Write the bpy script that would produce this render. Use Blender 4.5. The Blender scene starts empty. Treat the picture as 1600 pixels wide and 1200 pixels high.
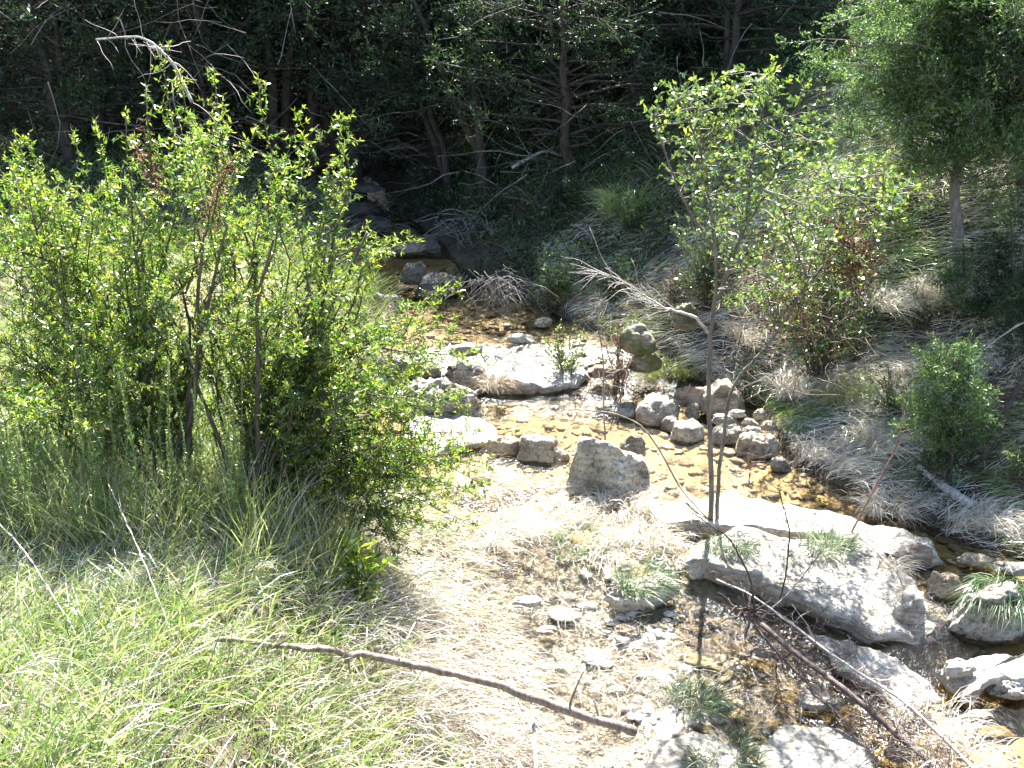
import bpy, math, random
import numpy as np
from math import radians, sin, cos, tan, pi

# ------------------------------------------------------------------ camera
PITCH = radians(22.0)
CAMZ = 3.0
FPX = 1570.0                      # focal length in pixels of the 1600 px wide photograph
scene = bpy.context.scene
cam_data = bpy.data.cameras.new('camera')
cam_data.sensor_width = 36.0
cam_data.lens = FPX / 1600.0 * 36.0
cam_data.clip_start = 0.05
cam_data.clip_end = 600.0
cam = bpy.data.objects.new('camera', cam_data)
scene.collection.objects.link(cam)
cam.location = (0, 0, CAMZ)
cam.rotation_euler = (radians(90) - PITCH, 0, 0)
scene.camera = cam

# ------------------------------------------------------------------ light
SUN_EL = 52.0
SUN_AZ = 8.0                      # degrees right of the viewing direction (+Y)
world = bpy.data.worlds.new('World')
scene.world = world
world.use_nodes = True
wn = world.node_tree.nodes
wn.clear()
wo = wn.new('ShaderNodeOutputWorld')
bg = wn.new('ShaderNodeBackground')
sky = wn.new('ShaderNodeTexSky')
sky.sky_type = 'NISHITA'
sky.sun_disc = False
sky.sun_elevation = radians(SUN_EL)
sky.sun_rotation = radians(SUN_AZ)
bg.inputs['Strength'].default_value = 0.07
world.node_tree.links.new(sky.outputs[0], bg.inputs[0])
world.node_tree.links.new(bg.outputs[0], wo.inputs[0])
sun_data = bpy.data.lights.new('sun', 'SUN')
sun_data.energy = 5.0
sun_data.angle = radians(0.5)
sun_data.color = (1.0, 0.98, 0.955)
sun = bpy.data.objects.new('sun', sun_data)
scene.collection.objects.link(sun)
e, a = radians(SUN_EL), radians(SUN_AZ)
SUNV = np.array([sin(a) * cos(e), cos(a) * cos(e), sin(e)])
from mathutils import Vector
sun.rotation_euler = Vector(SUNV).to_track_quat('Z', 'Y').to_euler()
scene.view_settings.view_transform = 'Standard'
scene.view_settings.look = 'None'
scene.view_settings.exposure = 2.8
scene.view_settings.gamma = 1.0
scene.view_settings.use_curve_mapping = False
scene.cycles.max_bounces = 5
scene.cycles.transparent_max_bounces = 8
scene.cycles.caustics_reflective = False
scene.cycles.caustics_refractive = False

rng = np.random.default_rng(7)
random.seed(7)

# ------------------------------------------------------------------ helpers: pixels to places
CP, SP = cos(PITCH), sin(PITCH)
def ray(u, v):
    X = (u - 800.0) / FPX
    Y = (600.0 - v) / FPX
    return np.array([X, CP + Y * SP, -SP + Y * CP])
def W(u, v, z=0.0):               # the point at height z seen at (u, v)
    d = ray(u, v)
    return np.array([0, 0, CAMZ]) + d * ((z - CAMZ) / d[2])
def WD(u, v, y):                  # the point at distance y
    d = ray(u, v)
    return np.array([0, 0, CAMZ]) + d * (y / d[1])
def scale_at(p):                  # pixels per metre at p
    q = np.asarray(p) - np.array([0, 0, CAMZ])
    return FPX / (q[1] * CP - q[2] * SP)

# ------------------------------------------------------------------ noise
def _h(ix, iy, iz):
    n = (ix * 374761393 + iy * 668265263 + iz * 2147483647 % 1000003 * 97 + iz * 1274126177).astype(np.int64)
    n = (n ^ (n >> 13)) * 1274126177
    n = n ^ (n >> 16)
    return (n & 0xFFFFF) / float(0xFFFFF)
def vnoise(p):
    p = np.asarray(p, dtype=float)
    i = np.floor(p).astype(np.int64)
    f = p - i
    f = f * f * (3 - 2 * f)
    r = 0
    for dx in (0, 1):
        wx = f[..., 0] if dx else 1 - f[..., 0]
        for dy in (0, 1):
            wy = f[..., 1] if dy else 1 - f[..., 1]
            for dz in (0, 1):
                wz = f[..., 2] if dz else 1 - f[..., 2]
                r = r + wx * wy * wz * _h(i[..., 0] + dx, i[..., 1] + dy, i[..., 2] + dz)
    return r * 2 - 1
def fbm(p, oct=4, gain=0.5):
    p = np.asarray(p, dtype=float)
    a, r = 1.0, 0
    for k in range(oct):
        r = r + a * vnoise(p + 17.3 * k)
        p = p * 2.03
        a *= gain
    return r
def n2(x, y, s, seed=0.0, oct=3):
    return fbm(np.stack([x * s, y * s, np.full_like(x, seed + 0.5)], -1), oct)
def norm(v):
    return v / np.maximum(np.linalg.norm(v, axis=-1, keepdims=True), 1e-9)
def sstep(a, b, x):
    t = np.clip((x - a) / (b - a), 0, 1)
    return t * t * (3 - 2 * t)

# ------------------------------------------------------------------ the lie of the land
_L = [(905, 1230), (880, 1180), (830, 1060), (790, 960), (750, 880), (690, 800), (650, 760), (610, 715), (560, 640), (570, 590), (600, 540), (625, 500),
      (555, 460), (545, 400), (520, 340), (480, 290)]
_R = [(2500, 1200), (2100, 1000), (1680, 900), (1490, 830), (1370, 780), (1250, 725), (1222, 680), (1190, 630), (1060, 590), (960, 560),
      (880, 520), (835, 497), (730, 460), (690, 410), (650, 380), (610, 330), (560, 290)]
LP = np.array([W(u, v)[:2] for u, v in _L])
RP = np.array([W(u, v)[:2] for u, v in _R])
LP = LP[np.argsort(LP[:, 1])]
RP = RP[np.argsort(RP[:, 1])]
def xl(y): return np.interp(y, LP[:, 1], LP[:, 0])
def xr(y): return np.interp(y, RP[:, 1], RP[:, 0])
def wl(x, y):                     # water level: two small falls
    return (-0.14 + 0.14 * sstep(4.1, 4.9, y + 0.25 * (x - 1)) + 0.17 * sstep(7.15, 7.95, y)
            + 0.12 * sstep(9.2, 10.2, y) + 0.5 * sstep(13, 24, y))
def bed(x, y):
    w = wl(x, y)
    d = 0.058 + 0.045 * n2(x, y, 1.3, 3.0)
    # riffle of broken ledges in the lower left reach
    rif = np.exp(-(((x - 0.45) / 0.75) ** 2 + ((y - 4.3) / 1.2) ** 2))
    rif2 = np.exp(-(((x - 0.2) / 0.6) ** 2 + ((y - 7.5) / 0.5) ** 2))
    d = d - 0.028 * rif - 0.05 * rif2
    z = w - d + 0.018 * n2(x, y, 7.0, 9.0, 3) * (0.6 + rif) + 0.012 * n2(x, y, 22, 4.0, 2)
    return z
def ground(x, y):
    x = np.asarray(x, dtype=float)
    y = np.asarray(y, dtype=float)
    w = wl(x, y)
    dl = xl(y) - x
    dr = x - xr(y)
    # left bank
    hb = np.interp(y, [0, 2.5, 4.0, 5.5, 7, 9, 30], [1.35, 1.15, 0.85, 0.6, 0.45, 0.45, 1.0])
    wbk = np.interp(y, [0, 3, 5, 7, 30], [1.7, 1.5, 1.1, 1.2, 2.0])
    zl = w + 0.03 + hb * sstep(-0.1, 1.0, dl / wbk) + 0.06 * np.maximum(dl - wbk, 0) + 0.05 * n2(x, y, 1.1, 1.0) * sstep(0, 1, dl)
    zl = zl + 0.09 * np.maximum(dl - 6, 0)
    # right bank
    sl = np.interp(y, [0, 4, 6, 8, 11, 30], [0.25, 0.27, 0.42, 0.46, 0.5, 0.45])
    drp = np.maximum(dr, 0)
    zr = w + 0.03 + sl * drp * sstep(-0.4, 1.0, dr) + 0.13 * n2(x, y, 0.9, 2.0) * sstep(0, 1.2, dr)
    zr = zr + 0.12 * sstep(0.9, 1.3, dr + 0.3 * n2(x, y, 1.1, 8)) * sstep(5, 6, y) * (1 - sstep(9, 11, y))
    ch = w + 0.03 - 0.38 * sstep(0.0, 0.35, np.minimum(-dl, -dr)) - 0.06 * sstep(0, .05, np.minimum(-dl, -dr))
    z = np.where(dl > 0, zl, np.where(dr > 0, zr, ch))
    back = np.maximum(y - 15, 0)
    z = z + 0.30 * back + 0.02 * n2(x, y, 4.0, 5.0)
    z = z + 0.05 * n2(x, y, 0.6, 6.0) * sstep(9, 12, y)
    return z
def G(x, y):
    return float(ground(np.array([x]), np.array([y]))[0])
def hit(u, v):                    # where the ray through (u, v) meets the ground or the water
    d = ray(u, v)
    t = np.linspace(1.5, 40, 1600)
    P = np.array([0, 0, CAMZ])[None] + d[None] * t[:, None]
    g = np.maximum(ground(P[:, 0], P[:, 1]), wl(P[:, 0], P[:, 1]) - 0.02)
    k = np.argmax(P[:, 2] < g)
    return P[k]

# ------------------------------------------------------------------ mesh builders
coll = scene.collection
class Acc:
    """collects points and faces; build() links them as one mesh object"""
    def __init__(s):
        s.v, s.q, s.t, s.a, s.n = [], [], [], [], 0
    def add(s, v, q=None, t=None, a=0.5):
        v = np.asarray(v, dtype=np.float32).reshape(-1, 3)
        s.v.append(v)
        if q is not None and len(q): s.q.append(np.asarray(q, dtype=np.int32).reshape(-1, 4) + s.n)
        if t is not None and len(t): s.t.append(np.asarray(t, dtype=np.int32).reshape(-1, 3) + s.n)
        s.a.append(np.broadcast_to(np.asarray(a, dtype=np.float32), (len(v),)))
        s.n += len(v)
    def mesh(s, name, mat, smooth=False):
        me = bpy.data.meshes.new(name)
        if s.n == 0: return me
        v = np.concatenate(s.v)
        q = np.concatenate(s.q) if s.q else np.zeros((0, 4), np.int32)
        t = np.concatenate(s.t) if s.t else np.zeros((0, 3), np.int32)
        me.vertices.add(len(v)); me.vertices.foreach_set('co', v.ravel())
        loops = np.concatenate([q.ravel(), t.ravel()]).astype(np.int32)
        me.loops.add(len(loops)); me.loops.foreach_set('vertex_index', loops)
        me.polygons.add(len(q) + len(t))
        st = np.concatenate([np.arange(len(q)) * 4, len(q) * 4 + np.arange(len(t)) * 3]).astype(np.int32)
        me.polygons.foreach_set('loop_start', st)
        me.update(calc_edges=True)
        at = me.attributes.new('tint', 'FLOAT', 'POINT')
        at.data.foreach_set('value', np.concatenate(s.a).astype(np.float32))
        if smooth: me.polygons.foreach_set('use_smooth', np.ones(len(me.polygons), dtype=bool))
        me.materials.append(mat)
        me.validate()
        return me
    def build(s, name, mat, parent=None, smooth=False, origin=None):
        if origin is not None:
            o3 = np.asarray(origin, dtype=np.float32)
            s.v = [x - o3 for x in s.v]
        o = bpy.data.objects.new(name, s.mesh(name, mat, smooth))
        coll.objects.link(o)
        if parent is not None: o.parent = parent
        elif origin is not None: o.location = tuple(float(c) for c in origin)
        return o

def tag(o, label=None, cat=None, group=None, kind=None):
    if label: o['label'] = label
    if cat: o['category'] = cat
    if group: o['group'] = group
    if kind: o['kind'] = kind
    return o
def empty(name, loc, label, cat, group=None):
    o = bpy.data.objects.new(name, None)
    o.empty_display_size = 0.1
    coll.objects.link(o)
    o.location = tuple(float(c) for c in loc)
    return tag(o, label, cat, group)
def copy_tree(o, loc, rz, sc, label, group, cat=None):
    r = o.copy(); coll.objects.link(r)
    r.location = tuple(float(c) for c in loc); r.rotation_euler = (0, 0, rz); r.scale = (sc, sc, sc)
    r['label'] = label
    if group: r['group'] = group
    elif 'group' in r.keys(): del r['group']
    for c in [k for k in bpy.data.objects if k.parent is o]:
        d = c.copy(); coll.objects.link(d); d.parent = r
    return r

def tube(acc, pts, r0, r1=None, sides=5, a=0.5, power=1.0, knob=0.0):
    pts = np.asarray(pts, dtype=float)
    n = len(pts)
    if np.ndim(r0) == 0:
        r = r0 + (r1 - r0) * np.linspace(0, 1, n) ** power
    else:
        r = np.asarray(r0)
    if knob: r = r * (1 + knob * (rng.random(n) - 0.5) * 2)
    tg = norm(np.gradient(pts, axis=0))
    ref = np.array([0.3, 0.2, 1.0]) if abs(tg[0, 2]) < 0.9 else np.array([1.0, 0.2, 0.1])
    u = norm(np.cross(tg, ref)); w = np.cross(tg, u)
    an = np.linspace(0, 2 * pi, sides, endpoint=False)
    ring = (u[:, None] * np.cos(an)[None, :, None] + w[:, None] * np.sin(an)[None, :, None]) * r[:, None, None]
    v = (pts[:, None] + ring).reshape(-1, 3)
    i = np.arange(n - 1)[:, None] * sides
    j = np.arange(sides)[None]
    jn = (j + 1) % sides
    q = np.stack([i + j, i + jn, i + sides + jn, i + sides + j], -1).reshape(-1, 4)
    tip = np.array([[(n - 1) * sides + k, (n - 1) * sides + k + 1, (n - 1) * sides] for k in range(1, sides - 1)])
    bot = np.array([[0, k + 1, k] for k in range(1, sides - 1)])
    acc.add(v, q, np.concatenate([tip, bot]), a)

def wander(p0, p1, n, amp, up=0.0, freq=1.0):
    """a crooked path from p0 to p1 that leaves p0 upwards by up"""
    p0, p1 = np.asarray(p0, float), np.asarray(p1, float)
    t = np.linspace(0, 1, n)[:, None]
    L = np.linalg.norm(p1 - p0)
    c = p0 + (p1 - p0) * 0.4 + np.array([0, 0, up * L])
    P = (1 - t) ** 2 * p0 + 2 * t * (1 - t) * c + t ** 2 * p1
    s = rng.random() * 100
    tt = np.linspace(0, n * 0.35 * freq, n)
    off = np.stack([vnoise(np.stack([tt, np.full(n, s + k * 9.1), np.full(n, 0.5)], -1)) for k in range(3)], -1)
    return P + off * amp * L * np.minimum(t * 3, 1) * np.minimum((1 - t) * 3 + 0.15, 1)

def leaves(acc, P, D, L, Wd, tint, fold=0.25, N=None):
    """rhombic leaves at P pointing along D"""
    n = len(P)
    if n == 0: return
    D = norm(D)
    R = norm(rng.normal(size=(n, 3))) if N is None else norm(N + 0.35 * rng.normal(size=(n, 3)))
    S = norm(np.cross(D, R)); U = np.cross(S, D)
    L = np.broadcast_to(L, (n,))[:, None]; Wd = np.broadcast_to(Wd, (n,))[:, None]
    mid = P + D * L * 0.45 + U * Wd * fold
    v = np.stack([P, mid + S * Wd * 0.5, P + D * L - U * L * 0.06, mid - S * Wd * 0.5], 1).reshape(-1, 3)
    q = np.arange(n * 4).reshape(-1, 4)
    acc.add(v, q, None, np.repeat(np.broadcast_to(tint, (n,)), 4))

def blades(acc, root, lean, L, Wd, tint, up=1.0, droop=0.6, segs=3, curl=0.15):
    """grass blades: ribbons that rise by up and bend towards lean"""
    n = len(root)
    if n == 0: return
    t = np.linspace(0, 1, segs + 1)
    lean = np.asarray(lean, float)
    L = np.broadcast_to(L, (n,))
    up = np.broadcast_to(up, (n,))[:, None]
    droop = np.broadcast_to(droop, (n,))[:, None]
    d0 = norm(np.concatenate([lean[:, :2], np.zeros((n, 1))], 1) * (1 - up) + np.array([0, 0, 1.0]) * up)
    d1 = norm(np.concatenate([lean[:, :2], lean[:, 2:3] if lean.shape[1] > 2 else np.zeros((n, 1))], 1) + 1e-6)
    pts = [root]
    cu = rng.normal(size=(n, 3)) * curl; cu[:, 2] *= 0.3
    for k in range(segs):
        f = (k + 0.5) / segs
        d = norm(d0 * (1 - f * droop) + d1 * f * droop + cu * f)
        pts.append(pts[-1] + d * (L / segs)[:, None])
    P = np.stack(pts, 1)
    side = rng.normal(size=(n, 3)); side[:, 2] *= 0.4
    S = norm(np.cross(norm(P[:, -1] - P[:, 0]), norm(side)))
    wd = (np.broadcast_to(Wd, (n,))[:, None] * np.array([0.8, 1.0, 0.75, 0.5, 0.3])[None, :segs])
    vs = []
    for k in range(segs):
        vs.append(P[:, k] - S * wd[:, k:k + 1] * 0.5); vs.append(P[:, k] + S * wd[:, k:k + 1] * 0.5)
    vs.append(P[:, segs])
    m = 2 * segs + 1
    v = np.stack(vs, 1).reshape(-1, 3)
    b = (np.arange(n) * m)[:, None, None]
    qs = np.array([[2 * k, 2 * k + 1, 2 * k + 3, 2 * k + 2] for k in range(segs - 1)])[None]
    ts = np.array([[2 * segs - 2, 2 * segs - 1, 2 * segs]])[None]
    acc.add(v, (b + qs).reshape(-1, 4), (b + ts).reshape(-1, 3), np.repeat(np.broadcast_to(tint, (n,)), m))

# ------------------------------------------------------------------ materials
def nodes(name):
    m = bpy.data.materials.new(name); m.use_nodes = True
    nt = m.node_tree; nt.nodes.clear()
    return m, nt, nt.nodes.new('ShaderNodeOutputMaterial')
def ramp(nt, stops, fac):
    r = nt.nodes.new('ShaderNodeValToRGB')
    el = r.color_ramp.elements
    while len(el) < len(stops): el.new(0.5)
    for k, (p, c) in enumerate(stops):
        el[k].position = p; el[k].color = (*c, 1)
    nt.links.new(fac, r.inputs[0])
    return r.outputs[0]
def noise(nt, scale, detail=4, rough=0.55, coord='Object', vec=None):
    if vec is None:
        tc = nt.nodes.new('ShaderNodeTexCoord'); vec = tc.outputs[coord]
    n = nt.nodes.new('ShaderNodeTexNoise')
    n.inputs['Scale'].default_value = scale; n.inputs['Detail'].default_value = detail; n.inputs['Roughness'].default_value = rough
    nt.links.new(vec, n.inputs['Vector'])
    return n.outputs['Fac']
def foliage(name, stops, trans=0.5, gloss=0.06, rough=0.4, tcol=(1.0, 1.0, 0.6)):
    m, nt, out = nodes(name)
    at = nt.nodes.new('ShaderNodeAttribute'); at.attribute_name = 'tint'
    c = ramp(nt, stops, at.outputs['Fac'])
    df = nt.nodes.new('ShaderNodeBsdfDiffuse'); tr = nt.nodes.new('ShaderNodeBsdfTranslucent'); gl = nt.nodes.new('ShaderNodeBsdfGlossy')
    gl.inputs['Roughness'].default_value = rough
    mm = nt.nodes.new('ShaderNodeMix'); mm.data_type = 'RGBA'; mm.blend_type = 'MULTIPLY'; mm.inputs[0].default_value = 1
    nt.links.new(c, mm.inputs[6]); mm.inputs[7].default_value = (*tcol, 1)
    nt.links.new(c, df.inputs[0]); nt.links.new(mm.outputs[2], tr.inputs[0])
    m1 = nt.nodes.new('ShaderNodeMixShader'); m1.inputs[0].default_value = trans
    nt.links.new(df.outputs[0], m1.inputs[1]); nt.links.new(tr.outputs[0], m1.inputs[2])
    m2 = nt.nodes.new('ShaderNodeMixShader'); m2.inputs[0].default_value = gloss
    nt.links.new(m1.outputs[0], m2.inputs[1]); nt.links.new(gl.outputs[0], m2.inputs[2])
    nt.links.new(m2.outputs[0], out.inputs[0])
    return m
def bark(name, c0, c1, scale=30, bump=0.6, rough=0.85):
    m, nt, out = nodes(name)
    b = nt.nodes.new('ShaderNodeBsdfPrincipled'); b.inputs['Roughness'].default_value = rough
    tc = nt.nodes.new('ShaderNodeTexCoord')
    mp = nt.nodes.new('ShaderNodeMapping'); mp.inputs['Scale'].default_value = (1, 1, 0.25)
    nt.links.new(tc.outputs['Object'], mp.inputs[0])
    f = noise(nt, scale, 6, 0.65, vec=mp.outputs[0])
    nt.links.new(ramp(nt, [(0.32, c0), (0.68, c1)], f), b.inputs['Base Color'])
    bp = nt.nodes.new('ShaderNodeBump'); bp.inputs['Strength'].default_value = bump; bp.inputs['Distance'].default_value = 0.01
    nt.links.new(f, bp.inputs['Height']); nt.links.new(bp.outputs[0], b.inputs['Normal'])
    nt.links.new(b.outputs[0], out.inputs[0])
    return m
def stone(name, pale, mid, dark, rough=0.85, pit=0.5, moss=None, scale=1.0, wet=False):
    m, nt, out = nodes(name)
    b = nt.nodes.new('ShaderNodeBsdfPrincipled'); b.inputs['Roughness'].default_value = rough
    geo = nt.nodes.new('ShaderNodeNewGeometry')
    P = geo.outputs['Position']
    f1 = noise(nt, 5 * scale, 8, 0.68, vec=P)
    c = ramp(nt, [(0.28, dark), (0.45, mid), (0.62, pale)], f1)
    f2 = noise(nt, 38 * scale, 5, 0.7, vec=P)
    pt = ramp(nt, [(0.36, (0.22, 0.2, 0.17)), (0.47, (1, 1, 1))], f2)
    mm = nt.nodes.new('ShaderNodeMix'); mm.data_type = 'RGBA'; mm.blend_type = 'MULTIPLY'; mm.inputs[0].default_value = pit
    nt.links.new(c, mm.inputs[6]); nt.links.new(pt, mm.inputs[7])
    col = mm.outputs[2]
    mpz = nt.nodes.new('ShaderNodeMapping'); mpz.inputs['Scale'].default_value = (1.2, 1.2, 14)
    nt.links.new(P, mpz.inputs[0])
    fb = noise(nt, 2.5 * scale, 4, 0.6, vec=mpz.outputs[0])
    band = ramp(nt, [(0.38, (0.55, 0.50, 0.42)), (0.55, (1, 1, 1))], fb)
    wv = nt.nodes.new('ShaderNodeTexVoronoi'); wv.feature = 'DISTANCE_TO_EDGE'; wv.inputs['Scale'].default_value = 3.2 * scale
    dv = nt.nodes.new('ShaderNodeMix'); dv.data_type = 'RGBA'; dv.inputs[0].default_value = 0.12
    nz = nt.nodes.new('ShaderNodeTexNoise'); nz.inputs['Scale'].default_value = 6
    nt.links.new(P, nz.inputs['Vector']); nt.links.new(P, dv.inputs[6]); nt.links.new(nz.outputs['Color'], dv.inputs[7])
    nt.links.new(dv.outputs[2], wv.inputs['Vector'])
    crk = ramp(nt, [(0.0, (0.25, 0.22, 0.18)), (0.02, (1, 1, 1))], wv.outputs['Distance'])
    for lay, amt in ((band, 0.75), (crk, 0.3)):
        mk_ = nt.nodes.new('ShaderNodeMix'); mk_.data_type = 'RGBA'; mk_.blend_type = 'MULTIPLY'; mk_.inputs[0].default_value = amt
        nt.links.new(col, mk_.inputs[6]); nt.links.new(lay, mk_.inputs[7]); col = mk_.outputs[2]
    if moss:
        f3 = noise(nt, 3.2, 5, 0.6, vec=P)
        mk = ramp(nt, [(0.5, (0, 0, 0)), (0.62, (1, 1, 1))], f3)
        m3 = nt.nodes.new('ShaderNodeMix'); m3.data_type = 'RGBA'
        nt.links.new(mk, m3.inputs[0]); nt.links.new(col, m3.inputs[6]); m3.inputs[7].default_value = (*moss, 1)
        col = m3.outputs[2]
    nt.links.new(col, b.inputs['Base Color'])
    vo = nt.nodes.new('ShaderNodeTexVoronoi'); vo.inputs['Scale'].default_value = 26 * scale
    nt.links.new(P, vo.inputs['Vector'])
    ad = nt.nodes.new('ShaderNodeMath'); ad.operation = 'ADD'
    ml = nt.nodes.new('ShaderNodeMath'); ml.operation = 'MULTIPLY'; ml.inputs[1].default_value = 0.5
    nt.links.new(vo.outputs['Distance'], ml.inputs[0]); nt.links.new(ml.outputs[0], ad.inputs[0]); nt.links.new(f2, ad.inputs[1])
    ad2 = nt.nodes.new('ShaderNodeMath'); ad2.operation = 'ADD'
    ml2 = nt.nodes.new('ShaderNodeMath'); ml2.operation = 'MULTIPLY'; ml2.inputs[1].default_value = 2.0
    nt.links.new(f1, ml2.inputs[0]); nt.links.new(ml2.outputs[0], ad2.inputs[0]); nt.links.new(ad.outputs[0], ad2.inputs[1])
    bp = nt.nodes.new('ShaderNodeBump'); bp.inputs['Strength'].default_value = 0.9; bp.inputs['Distance'].default_value = 0.035
    nt.links.new(ad2.outputs[0], bp.inputs['Height']); nt.links.new(bp.outputs[0], b.inputs['Normal'])
    nt.links.new(b.outputs[0], out.inputs[0])
    return m

M = {}
M['shrub_leaf'] = foliage('shrub_leaf', [(0.0, (0.030, 0.080, 0.014)), (0.4, (0.085, 0.19, 0.020)), (0.75, (0.22, 0.31, 0.035)), (0.96, (0.30, 0.36, 0.05)), (1.0, (0.42, 0.40, 0.07))], 0.6, 0.09, 0.32)
M['oak_leaf'] = foliage('oak_leaf', [(0.0, (0.035, 0.075, 0.02)), (0.6, (0.10, 0.19, 0.035)), (0.9, (0.22, 0.32, 0.05)), (1.0, (0.35, 0.40, 0.08))], 0.42, 0.12, 0.3)
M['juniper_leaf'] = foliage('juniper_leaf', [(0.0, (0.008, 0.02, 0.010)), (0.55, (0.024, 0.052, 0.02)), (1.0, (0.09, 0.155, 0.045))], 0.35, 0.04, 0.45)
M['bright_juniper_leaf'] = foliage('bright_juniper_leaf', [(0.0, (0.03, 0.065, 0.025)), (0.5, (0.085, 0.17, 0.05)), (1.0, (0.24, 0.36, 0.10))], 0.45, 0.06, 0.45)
M['dead_leaf'] = foliage('dead_leaf', [(0.0, (0.05, 0.028, 0.016)), (0.6, (0.15, 0.08, 0.045)), (1.0, (0.36, 0.25, 0.16))], 0.35, 0.04, 0.5, (1, 0.9, 0.7))
M['green_grass'] = foliage('green_grass', [(0.0, (0.05, 0.11, 0.03)), (0.35, (0.15, 0.25, 0.055)), (0.6, (0.32, 0.40, 0.14)), (0.82, (0.52, 0.49, 0.31)), (1.0, (0.72, 0.66, 0.52))], 0.42, 0.08, 0.35)
M['straw'] = foliage('straw', [(0.0, (0.08, 0.055, 0.04)), (0.22, (0.26, 0.21, 0.165)), (0.5, (0.52, 0.47, 0.38)), (1.0, (0.80, 0.77, 0.71))], 0.3, 0.08, 0.4, (1, 0.95, 0.8))
M['blue_sedge'] = foliage('blue_sedge', [(0.0, (0.03, 0.06, 0.028)), (0.5, (0.09, 0.16, 0.07)), (0.72, (0.26, 0.32, 0.2)), (1.0, (0.6, 0.57, 0.46))], 0.35, 0.12, 0.3, (0.9, 1, 0.7))
M['grey_bark'] = bark('grey_bark', (0.09, 0.075, 0.065), (0.30, 0.27, 0.23))
M['oak_bark'] = bark('oak_bark', (0.06, 0.05, 0.042), (0.20, 0.175, 0.145))
M['dark_bark'] = bark('dark_bark', (0.025, 0.018, 0.014), (0.10, 0.075, 0.055))
M['shrub_bark'] = bark('shrub_bark', (0.035, 0.026, 0.02), (0.15, 0.11, 0.08), 60)
M['silver_wood'] = bark('silver_wood', (0.22, 0.19, 0.17), (0.58, 0.53, 0.47), 45)
M['red_wood'] = bark('red_wood', (0.13, 0.06, 0.04), (0.34, 0.20, 0.15), 40)
M['tangle_bark'] = bark('tangle_bark', (0.06, 0.04, 0.03), (0.22, 0.155, 0.12), 40)
M['dark_wet_wood'] = bark('dark_wet_wood', (0.03, 0.02, 0.018), (0.14, 0.10, 0.085), 45)
M['limestone'] = stone('limestone', (0.62, 0.58, 0.50), (0.40, 0.365, 0.30), (0.15, 0.135, 0.11), pit=0.8)
M['pale_ledge'] = stone('pale_ledge', (0.66, 0.61, 0.52), (0.42, 0.38, 0.31), (0.18, 0.155, 0.12), pit=0.6, rough=0.5)
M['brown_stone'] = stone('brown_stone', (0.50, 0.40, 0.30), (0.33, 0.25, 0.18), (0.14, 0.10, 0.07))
M['tan_stone'] = stone('tan_stone', (0.58, 0.50, 0.38), (0.38, 0.31, 0.22), (0.15, 0.12, 0.08), pit=0.7)
M['dark_stone'] = stone('dark_stone', (0.20, 0.18, 0.15), (0.12, 0.105, 0.085), (0.05, 0.045, 0.035))  # limestone of the far creek, darkened: its shade is put into the colour
M['grey_stone'] = stone('grey_stone', (0.44, 0.41, 0.35), (0.28, 0.26, 0.215), (0.10, 0.09, 0.075), pit=0.85, scale=1.3)
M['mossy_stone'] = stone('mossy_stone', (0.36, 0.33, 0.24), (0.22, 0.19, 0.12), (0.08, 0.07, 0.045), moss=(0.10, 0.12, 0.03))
M['wet_ledge'] = stone('wet_ledge', (0.70, 0.67, 0.62), (0.42, 0.39, 0.34), (0.13, 0.115, 0.1), pit=0.95, rough=0.28, scale=1.6)
M['golden_stone'] = stone('golden_stone', (0.34, 0.25, 0.11), (0.22, 0.15, 0.058), (0.09, 0.058, 0.022), rough=0.5, pit=0.3)
M['pale_golden_stone'] = stone('pale_golden_stone', (0.36, 0.28, 0.135), (0.22, 0.155, 0.062), (0.11, 0.07, 0.027), rough=0.45, pit=0.3)

def soil():
    m, nt, out = nodes('soil')
    b = nt.nodes.new('ShaderNodeBsdfPrincipled'); b.inputs['Roughness'].default_value = 0.95
    geo = nt.nodes.new('ShaderNodeNewGeometry'); P = geo.outputs['Position']
    f = noise(nt, 2.2, 9, 0.7, vec=P)
    f2 = noise(nt, 45, 4, 0.7, vec=P)
    c = ramp(nt, [(0.3, (0.04, 0.03, 0.02)), (0.5, (0.10, 0.075, 0.05)), (0.7, (0.19, 0.15, 0.10))], f)
    c2 = ramp(nt, [(0.35, (0.35, 0.32, 0.28)), (0.6, (1, 1, 1))], f2)
    mm = nt.nodes.new('ShaderNodeMix'); mm.data_type = 'RGBA'; mm.blend_type = 'MULTIPLY'; mm.inputs[0].default_value = 0.8
    nt.links.new(c, mm.inputs[6]); nt.links.new(c2, mm.inputs[7]); nt.links.new(mm.outputs[2], b.inputs['Base Color'])
    bp = nt.nodes.new('ShaderNodeBump'); bp.inputs['Strength'].default_value = 0.9; bp.inputs['Distance'].default_value = 0.03
    nt.links.new(f2, bp.inputs['Height']); nt.links.new(bp.outputs[0], b.inputs['Normal'])
    nt.links.new(b.outputs[0], out.inputs[0])
    return m
M['soil'] = soil()
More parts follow.
